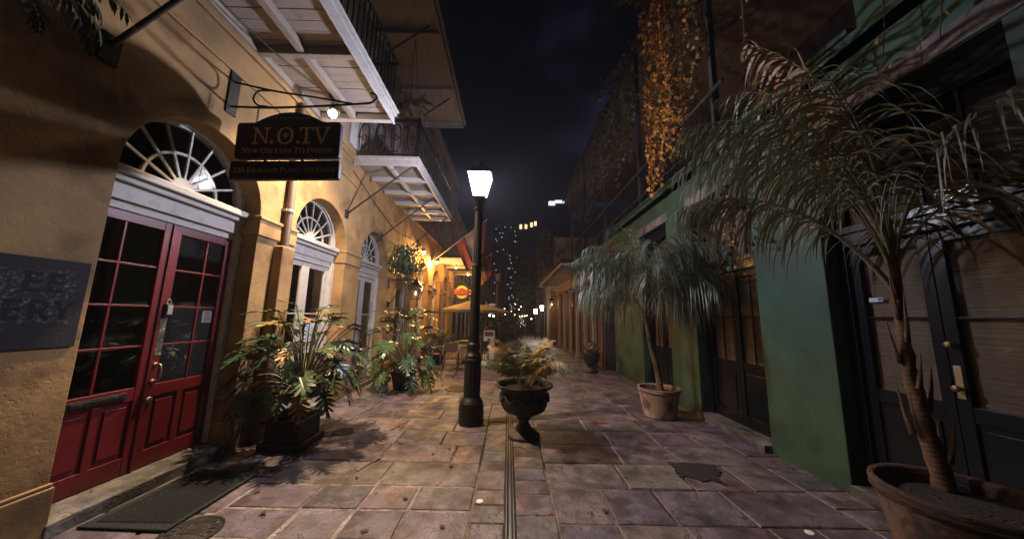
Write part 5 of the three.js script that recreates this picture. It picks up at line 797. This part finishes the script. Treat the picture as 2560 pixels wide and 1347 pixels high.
{ // round yellow sign on a bar
  const z = -14.2, x = -2.12, y = 2.74, t = thing('round_sign', 'round yellow hanging sign crossed by a red brown banner', 'sign', [x, y, z]);
  const yellow = std([0.75, 0.38, 0.03], 0.6), brown = printed(256, 128, (c, W, H) => { c.fillStyle = '#6b2512'; c.fillRect(0, 0, W, H); c.fillStyle = '#c07a3a'; const q = rng(6); for (const yy of [34, 76]) for (let i = 0; i < 9; i++) { const w = 10 + q() * 8; c.fillRect(26 + i * 23, yy, w * 0.3, 24); c.fillRect(26 + i * 23, yy + (q() < 0.5 ? 0 : 18), w, 6); } });
  const ring = (r1, r2) => lathe([[r1, 0], [r2 - 0.01, 0], [r2, 0.01], [r2, 0.04], [r2 - 0.01, 0.05], [r1, 0.05], [r1, 0]], 0, 0, 0, 36).rotateX(Math.PI / 2).translate(x, y, z);
  part(t, 'ring', ring(0.16, 0.29), yellow); part(t, 'disc', new THREE.CylinderGeometry(0.17, 0.17, 0.03, 24).rotateX(Math.PI / 2).translate(x, y, z + 0.02), std([0.16, 0.045, 0.02], 0.7));
  part(t, 'banner', fitUV(box(x - 0.36, x + 0.33, y - 0.12, y + 0.12, z + 0.09, z + 0.05, 0.02), 'x', 'y'), brown); part(t, 'end_loop', new THREE.TorusGeometry(0.09, 0.025, 8, 20, Math.PI).rotateZ(-Math.PI / 2).toNonIndexed().translate(x + 0.33, y, z + 0.06), yellow);
  part(t, 'hanger', [bar([XL, 3.15, z], [x + 0.3, 3.15, z], 0.014, 6), bar([x - 0.15, 2.98, z + 0.02], [x - 0.15, 3.15, z], 0.006, 5), bar([x + 0.15, 2.98, z + 0.02], [x + 0.15, 3.15, z], 0.006, 5)], M.iron);
}
{ // parasols
  const make = (x, z, h, rad, label, rot) => {
    const t = thing('parasol', label, 'parasol', [x, 0, z]), a = 8; const seg = [];
    for (let i = 0; i < a; i++) { const p = (k, rr, yy) => { const q = ((i + k) / a) * Math.PI * 2 + rot; return [x + Math.cos(q) * rr, yy, z + Math.sin(q) * rr]; }; const A = [x, h + 0.36, z], B = p(0, rad, h), C = p(1, rad, h), D = p(0.5, rad * 0.94, h + 0.015), g = new THREE.BufferGeometry(), B2 = [B[0], h - 0.1, B[2]], C2 = [C[0], h - 0.1, C[2]], D2 = [D[0], h - 0.085, D[2]]; g.setAttribute('position', new THREE.Float32BufferAttribute([...A, ...D, ...B, ...A, ...C, ...D, ...B, ...D, ...B2, ...D, ...D2, ...B2, ...D, ...C, ...D2, ...C, ...C2, ...D2], 3)); g.computeVertexNormals(); part(t, 'canopy_panel', wuv(g), M.canvasCloth); part(t, 'rib', bar([x, h + 0.31, z], [B[0], h - 0.02, B[2]], 0.01, 5), M.timber); }
    part(t, 'pole', bar([x, 0.05, z], [x, h + 0.45, z], 0.024, 10), M.timber); part(t, 'finial', new THREE.SphereGeometry(0.04, 10, 8).toNonIndexed().translate(x, h + 0.44, z), M.timber); part(t, 'base', lathe([[0.001, 0.1], [0.05, 0.1], [0.22, 0.05], [0.25, 0]], x, 0, z, 20), M.iron);
  };
  make(-1.5, -12.2, 1.92, 1.12, 'tan canvas parasol nearest, over the café table behind the lamp post', 0.2);
  make(-1.15, -16.2, 1.95, 1.25, 'tan canvas parasol farther back behind the lamp post', 0.5);
}
function cafeChair(x, z, turn, label) {
  const t = new THREE.Group(); t.name = numbered('cafe_chair'); t.position.set(x, 0, z); t.rotation.y = turn; scene.add(t); t.userData = { label, category: 'chair', group: 'café chairs by the parasols' };
  const wick = std([0.16, 0.07, 0.03], 0.7, { map: weaveMap });
  local(t, 'seat', box(-0.21, 0.21, 0.43, 0.46, -0.2, 0.2, 0.012), wick); local(t, 'backrest', box(-0.2, 0.2, 0.6, 0.86, -0.225, -0.2, 0.01), wick);
  for (const sx of [-1, 1]) { local(t, 'leg', bar([sx * 0.19, 0.44, 0.18], [sx * 0.22, 0, 0.22], 0.013, 8), M.steel); local(t, 'leg', bar([sx * 0.19, 0.44, -0.18], [sx * 0.22, 0, -0.24], 0.013, 8), M.steel); local(t, 'arm_frame', tube([[sx * 0.19, 0.44, -0.19], [sx * 0.21, 0.88, -0.24], [sx * 0.23, 0.68, -0.1], [sx * 0.23, 0.66, 0.14], [sx * 0.19, 0.44, 0.18]], 0.012, 20, 6), M.steel); }
  local(t, 'stretcher', bar([-0.2, 0.4, 0.19], [0.2, 0.4, 0.19], 0.011, 6), M.steel);
}
function cafeTable(x, z, label) { const t = thing('cafe_table', label, 'table', [x, 0, z], 'café tables by the parasols'); part(t, 'tabletop', [lathe([[0.001, 0.73], [0.33, 0.73], [0.34, 0.72], [0.34, 0.705], [0.001, 0.7]], x, 0, z, 28)], M.steel); part(t, 'column', bar([x, 0.03, z], [x, 0.71, z], 0.03, 10), M.iron); part(t, 'foot', lathe([[0.001, 0.04], [0.05, 0.04], [0.2, 0.015], [0.22, 0]], x, 0, z, 20), M.iron); }
cafeTable(-1.62, -10.6, 'small round metal café table left of the lamp post'); cafeTable(-1.6, -12.9, 'round café table under the nearer parasol'); cafeTable(-1.2, -15.6, 'round café table under the farther parasol');
cafeChair(-1.72, -9.75, 0.1, 'metal framed wicker chair nearest, just left of the lamp post'); cafeChair(-2.35, -10.7, 1.5, 'wicker café chair against the yellow wall beside the near table'); cafeChair(-1.0, -11.2, -2.2, 'wicker café chair right of the near table behind the lamp post'); cafeChair(-2.1, -13.0, 1.4, 'wicker café chair left of the table under the nearer parasol'); cafeChair(-1.0, -12.9, -1.5, 'wicker café chair right of the table under the nearer parasol');
{ // cycad
  const x = -2.5, z = -11.6, r = rng(404), p = thing('dark_tub', 'dark tub holding the spiky cycad by the far arches', 'pot', [x, 0, z]); pot(p, 'pot_wall', [[0.001, 0], [0.24, 0], [0.3, 0.42], [0.33, 0.45], [0.3, 0.46], [0.28, 0.4]], x, z, M.iron, 0.28, 0.4);
  const t = thing('cycad', 'spiky cycad rosette silhouetted before the orange lit arches', 'palm', [x, 0.42, z]); for (let i = 0; i < 24; i++) addFrond(t, { at: [x, 0.45, z], az: i * 2.4, len: 0.75 + 0.2 * r(), rise: R(80 - 62 * (i / 24)), droop: 0.8, leaflets: 26, leafLen: 0.13, leafW: 0.012, hang: 0.15, vee: 0.7, bare: 0.2, color: [0.03, 0.05, 0.025], rib: 0.008, ribColor: [0.05, 0.05, 0.02], dry: 0, seg: 2 }, r);
}
{ // sandwich board
  const x = -0.78, z = -13.2, t = thing('sandwich_board', 'cream sandwich board lettered CIGAR standing behind the lamp post', 'sign', [x, 0, z]);
  const face = printed(256, 640, (c, W, H) => { c.fillStyle = '#e7d3a6'; c.fillRect(0, 0, W, H); c.fillStyle = '#7a1d12'; c.fillRect(22, 22, W - 44, 108); c.fillStyle = '#5a4030'; for (const [y, w] of [[158, 170], [180, 120]]) c.fillRect((W - w) / 2, y, w, 8); c.strokeStyle = '#3a1c10'; c.lineWidth = 9; c.beginPath(); c.moveTo(40, 640); c.lineTo(40, 280); c.quadraticCurveTo(70, 270, 80, 240); c.quadraticCurveTo(W / 2, 190, W - 80, 240); c.quadraticCurveTo(W - 70, 270, W - 40, 280); c.lineTo(W - 40, 640); c.stroke(); c.fillStyle = '#2a120a'; c.font = 'bold 82px serif'; c.textAlign = 'center'; [...'CIGAR'].forEach((s, i) => c.fillText(s, W / 2, 300 + i * 80)); });
  const pan = (s) => { const g = fitUV(new RoundedBoxGeometry(0.44, 1.12, 0.025, 1, 0.006), 'x', 'y'); return g.rotateX(-s * 0.14).translate(x, 0.56, z + s * 0.16); };
  part(t, 'front_panel', pan(1), face); part(t, 'back_panel', pan(-1), M.timber); part(t, 'hinge', bar([x - 0.18, 1.13, z], [x + 0.18, 1.13, z], 0.012, 6), M.steel);
}
lampPost(-0.72, -18.5, 1.0, 0, 'unlit second street lamp standing farther down the alley');
{ // flags on poles from the left wall
  const red = std([0.22, 0.025, 0.035], 0.85, { map: weaveMap }), pale = std([0.42, 0.36, 0.36], 0.85, { map: weaveMap }), gold = std([0.4, 0.28, 0.15], 0.85, { map: weaveMap });
  const flag = (base, tip, w, h, mats, label) => {
    const t = thing('flag', label, 'flag', base); part(t, 'pole', bar(base, tip, 0.018, 8, 0.012), std([0.3, 0.28, 0.26], 0.5)); part(t, 'finial', new THREE.SphereGeometry(0.035, 10, 8).toNonIndexed().translate(...tip), M.brass);
    const A = V(...tip), d = V(...base).sub(A).normalize(), n = mats.length;
    for (let i = 0; i < n; i++) { const g = new THREE.PlaneGeometry(1, 1, 6, 14), p = g.attributes.position; for (let k = 0; k < p.count; k++) { const u = (i + p.getX(k) + 0.5) / n, v = 0.5 - p.getY(k), o = A.clone().addScaledVector(d, 0.05 + u * w * (1 - 0.45 * v)); p.setXYZ(k, o.x + 0.04 * Math.sin(u * 15 + v * 3), o.y - v * h * (0.85 + 0.15 * u), o.z + 0.09 * Math.sin(u * 19) * v + 0.05 * Math.sin(v * 6)); } g.computeVertexNormals(); part(t, 'stripe', g, mats[i]); }
  };
  flag([XL, 3.45, -12.2], [-0.95, 5.45, -12.0], 1.5, 1.5, [red, pale, red], 'limp red and white striped flag hanging behind the lamp head');
  flag([XL, 3.7, -17.6], [-1.0, 5.2, -17.4], 1.2, 1.5, [red, gold], 'red and buff flag hanging beside the second street lamp');
}
{ // colonnade-end brick pier with hanging lantern
  const t = thing('brick_pier', 'lit brick pier below a hanging lantern at the far end of the colonnade', 'pier', [3.2, 0, -21.5]); part(t, 'core', box(2.72, 3.6, 0, 3.6, -21.2, -22.2), std([0.2, 0.16, 0.13], 0.95));
  const rows = 44; const bg = new THREE.BoxGeometry(0.205, 0.066, 0.05); const mats = [M.brick, std([0.26, 0.12, 0.07], 0.9, { map: brickMap }), std([0.34, 0.17, 0.09], 0.9, { map: brickMap })], q = rng(12); const list = [[], [], []];
  for (let j = 0; j < rows; j++) for (let i = 0; i < 4; i++) { const x = 2.83 + i * 0.215 + (j % 2 ? 0.05 : -0.05); if (x > 3.55) continue; const k = Math.floor(q() * 3); list[k].push(bg.clone().translate(x, 0.05 + j * 0.08, -21.19)); }
  list.forEach((l, k) => { part(t, 'bricks', l.map((g) => wuv(g)), mats[k]).userData.kind = 'stuff'; });
  const l = thing('hanging_lantern', 'warm glowing lantern hung from the eave beam before the brick pier', 'lantern', [2.72, 2.3, -20.3]); lantern(l, 2.72, 2.34, -20.3, 0.32, 0.42, M.iron, 10, 3.2, [1, 0.62, 0.28]); part(l, 'hook', bar([2.72, 2.95, -20.3], [2.72, 3.15, -20.3], 0.01, 6), M.iron);
}
// twin globe lamps far down on the right
for (const [x, z, h, l] of [[2.13, -25.5, 1.98, 'left and lower of two glaring white lamps far down the alley'], [2.58, -25.0, 2.24, 'right and higher of two glaring white lamps far down the alley']]) {
  const t = thing('far_lamp', l, 'lamp', [x, 0, z]); part(t, 'post', bar([x, 0, z], [x, h, z], 0.045, 10, 0.035), M.iron); part(t, 'cap', lathe([[0.001, 0.18], [0.09, 0.13], [0.15, 0]], x, h + 0.36, z, 12), M.iron); part(t, 'lamp_glass', new THREE.CylinderGeometry(0.14, 0.11, 0.36, 10).toNonIndexed().translate(x, h + 0.18, z), glow([1, 0.9, 0.7], 30)); lampLight(t, [x, h + 0.18, z], new THREE.Color().setRGB(1, 0.85, 0.62), 11, 4);
}
{ // oval neon-lit sign
  const x = -1.05, y = 2.15, z = -19.5, t = thing('oval_sign', 'oval blue and white lit sign beside the second street lamp', 'sign', [x, y, z]); part(t, 'lit_sign_face', new THREE.CylinderGeometry(0.42, 0.42, 0.06, 28).scale(1, 1, 0.8).rotateX(Math.PI / 2).translate(x, y, z), (() => { const m = printed(128, 128, (c) => { c.fillStyle = '#1a2c55'; c.fillRect(0, 0, 128, 128); c.strokeStyle = '#c9d6ff'; c.lineWidth = 5; c.beginPath(); c.arc(64, 64, 54, 0, 7); c.stroke(); c.fillStyle = '#dfe6ff'; for (let i = 0; i < 7; i++) c.fillRect(24 + i * 12, 62, 6, 18 + (i % 3) * 4); c.beginPath(); c.moveTo(40, 56); c.lineTo(64, 22); c.lineTo(88, 56); c.fill(); }); m.emissiveMap = m.map; m.emissive.setRGB(1, 1, 1); m.emissiveIntensity = 0.5; return m; })()); part(t, 'hanger', bar([XL, 2.65, z], [x + 0.3, 2.65, z], 0.015, 6), M.iron);
}
// far facades either side
function farFacade(label, x, side, z0, z1, h, color, doors, lit) {
  const t = thing('far_facade', label, 'building', [x, 0, (z0 + z1) / 2], 'facades far down the alley'), m = std(color, 0.85, { map: stuccoMap }), d = side * 3;
  part(t, 'wall', box(Math.min(x, x + d), Math.max(x, x + d), 0, h, z0, z1), m); part(t, 'cornice', box(x - 0.12, x + 0.12, h - 0.25, h, z0, z1 + 0.01, 0.03), m);
  const n = Math.max(2, Math.round((z0 - z1) / 2.4)); for (let i = 0; i < n; i++) { const z = mix(z0, z1, (i + 0.5) / n); part(t, 'door', box(x - side * 0.03, x + side * 0.1, 0.05, 2.6, z + 0.5, z - 0.5, 0.01), doors); for (let k = 1; k * 3.3 + 2 < h; k++) { const w = part(t, 'window', box(x - side * 0.04, x + side * 0.1, k * 3.3 + 0.9, k * 3.3 + 2.5, z + 0.45, z - 0.45, 0.01), M.white); part(w, 'pane', box(x - side * 0.05, x - side * 0.042, k * 3.3 + 1, k * 3.3 + 2.4, z + 0.36, z - 0.36), M.black); } }
}
farFacade('grey violet facade beyond the end of the ochre building', -3.6, -1, -19.8, -31, 8.5, [0.3, 0.28, 0.3], M.black);
farFacade('dark brown facade last on the left', -3.2, -1, -31.2, -52, 10.5, [0.14, 0.1, 0.09], M.timber);
farFacade('pale plastered facade lit by the far lamps on the right', 3.3, 1, -22.4, -34, 7.5, [0.4, 0.3, 0.2], M.black);
farFacade('rust coloured facade last on the right', 3.0, 1, -34.2, -52, 9.5, [0.25, 0.12, 0.08], M.black);
{ // row of tiny lights and dining things far off
  const spots = [[1.0, 1.75, -30, [1, 0.7, 0.4], 6], [1.25, 1.78, -30.2, [1, 0.72, 0.42], 6], [1.5, 1.8, -30.4, [1, 0.75, 0.45], 6], [1.7, 1.85, -30.6, [1, 0.8, 0.5], 6], [2.05, 1.55, -29, [1, 0.7, 0.55], 9], [0.55, 1.9, -31, [1, 0.5, 0.15], 6], [1.05, 2.5, -34, [1, 0.8, 0.6], 8], [1.35, 2.85, -36, [1, 0.75, 0.65], 8], [0.75, 3.2, -38, [1, 0.8, 0.7], 5], [-0.6, 2.75, -42, [0.75, 0.85, 1], 12], [-0.5, 2.0, -42, [0.6, 0.75, 1], 6], [-1.05, 1.75, -17.5, [1, 0.75, 0.5], 9], [-0.85, 1.72, -17.7, [1, 0.7, 0.4], 9], [0.3, 2.4, -40, [1, 0.85, 0.7], 5]];
  const words = ['first', 'second', 'third', 'fourth'];
  spots.forEach(([x, y, z, c, k], i) => { const t = thing('string_light', i < 4 ? `${words[i]} from the left of four tiny warm bulbs in a row far down the alley` : ['pink tinged bulb under the far right lamp posts', 'amber bulb left of the row of tiny lights', 'small bulb above the row of tiny lights', 'rosy bulb left of the twin far lamps', 'faint bulb high above the row of tiny lights', 'cold white bulb hung in the dark far end', 'small bluish bulb below the cold white one', 'bright warm bulb under the farther parasol', 'smaller warm bulb under the farther parasol', 'lone pale bulb in mid distance above the urn palm'][i - 4], 'light', [x, y, z]); part(t, 'lamp_bulb', new THREE.SphereGeometry(0.055, 8, 6).toNonIndexed().translate(x, y, z), glow(c, k * 1.6)); part(t, 'flex', bar([x, y + 0.05, z], [x, y + 0.25, z], 0.008, 4), M.cable); });
  single('light_wire', 'drooping wire carrying the tiny warm bulbs across the far alley', 'wire', tube([[-3.2, 3.4, -31], [0.5, 2.2, -30.6], [1.7, 2.05, -30.4], [3.2, 3.2, -30]], 0.01, 30, 4), M.cable);
  const r = rng(515); for (const [x, z, s, l] of [[-0.6, -20.5, 1.1, 'dark leafy tree clump behind the second street lamp'], [0.4, -24, 1.2, 'dark round bush in mid alley beyond the urn'], [-1.2, -24.5, 1.5, 'dark bushy planting beside the grey violet facade']]) { const t = thing('dark_bush', l, 'bush', [x, 0, z]); bush(t, [x, 0.75 * s, z], [0.75 * s, 0.85 * s, 0.75 * s], 1100, 0.09, [0.035, 0.05, 0.02], Math.floor(r() * 999)); part(t, 'stem', bar([x, 0, z], [x, 0.7 * s, z], 0.05, 6), M.bark); }
  const tr = thing('far_creeper', 'olive and orange creeper falling over the far canopy corner', 'creeper', [3, 4, -24]); for (let i = 0; i < 16; i++) { const x = 2.3 + 0.9 * r(), z = -22.5 - 3 * r(); strand(tr, [[x, 8.2, z], [x - 0.2, 6.8, z], [x - 0.1, 5.2 + r(), z]], 130, 0.11, i % 4 === 0 ? [0.28, 0.14, 0.03] : [0.09, 0.08, 0.035], 1200 + i); }
  const dt = thing('far_tree', 'dark tree rising over the far end of the alley on the right', 'tree', [1.9, 0, -36]); bush(dt, [1.9, 6, -36], [1.7, 3.2, 1.8], 2600, 0.16, [0.05, 0.055, 0.025], 888, ovalGeo, 'crown'); part(dt, 'trunk', bar([1.9, 0, -36], [1.9, 5, -36], 0.16, 8, 0.09), M.bark);
}
{ // pot with a dry plant before the colonnade
  const x = 2.68, z = -10.45, p = thing('stone_urn', 'dark stone urn with a dead plant before the colonnade', 'urn', [x, 0, z]); pot(p, 'urn_body', [[0.001, 0], [0.2, 0], [0.21, 0.06], [0.12, 0.12], [0.12, 0.2], [0.24, 0.36], [0.27, 0.56], [0.3, 0.6], [0.27, 0.61], [0.24, 0.56]], x, z, M.ironUrn, 0.24, 0.56); const t = thing('dry_plant', 'brown withered bushy plant in the dark stone urn', 'plant', [x, 0.56, z]); bush(t, [x, 0.74, z], [0.26, 0.2, 0.26], 320, 0.06, [0.16, 0.08, 0.04], 321);
}
// ---------------------------------------------------------------- towers behind the alley
{
  const dark = std([0.05, 0.05, 0.075], 0.9), win = std([0.05, 0.055, 0.08], 0.4), litW = glow([1, 0.86, 0.66], 0.8), litC = glow([0.85, 0.92, 1], 0.9);
  const tower = (label, x0, x1, h, z, cols, rows, chance, top, seed, mat) => {
    const t = thing('tower_block', label, 'tower', [(x0 + x1) / 2, 0, z]), r = rng(seed), w = (x1 - x0) / cols, f = (h - 8) / rows, off = []; part(t, 'body', box(x0, x1, 0, h, z, z - 14), mat ?? dark);
    for (let j = 0; j < rows; j++) for (let i = 0; i < cols; i++) { const a = x0 + (i + 0.22) * w, b = x0 + (i + 0.78) * w, y = 6 + j * f; const g = () => box(a, b, y + f * 0.25, y + f * 0.75, z + 0.2, z + 0.05); if (r() < chance) part(t, 'lit_window', g(), r() < 0.5 ? litW : litC); else off.push(g()); }
    part(t, 'dark_windows', off, win).userData.kind = 'stuff'; if (top) part(t, 'roof_plant_room', box(mix(x0, x1, 0.3), mix(x0, x1, 0.7), h, h + 4, z - 4, z - 10), dark); return t;
  };
  tower('tall dark office tower with a fine grid of scattered lit windows', -10.5, 3.6, 62, -200, 22, 40, 0.06, true, 41);
  tower('plain slab tower with a violet cast before the gridded tower', -7.5, -1.6, 38, -180, 1, 1, 0, false, 42, std([0.16, 0.16, 0.24], 0.9));
  tower('stepped tower with curved rows of lit balconies', -1.4, 5.2, 40, -185, 8, 30, 0.13, false, 43);
  const t = tower('dark hotel block with four glowing windows near its roof', 4.6, 18, 60, -190, 1, 1, 0, true, 44);
  for (const [x, y] of [[5.4, 60], [8.6, 60.2], [12, 61.4], [14.4, 62.3]]) { const w = part(t, 'lit_window', box(x, x + 1.5, y - 4.5, y - 1.7, -189.9, -189.7), glow([1, 0.72, 0.36], 2.4)); part(w, 'mullion', box(x + 0.68, x + 0.82, y - 4.5, y - 1.7, -189.7, -189.6), dark); }
  const u = tower('dark tower with a lit white rooftop strip behind the creepers', 22, 36, 73, -195, 1, 1, 0, false, 45); part(u, 'lit_roof_sign', [box(24, 28, 73, 75.6, -194, -196), box(28, 34, 75, 76.4, -194, -196)], glow([0.85, 0.95, 1], 1.6));
}
renderer.render(scene, camera);
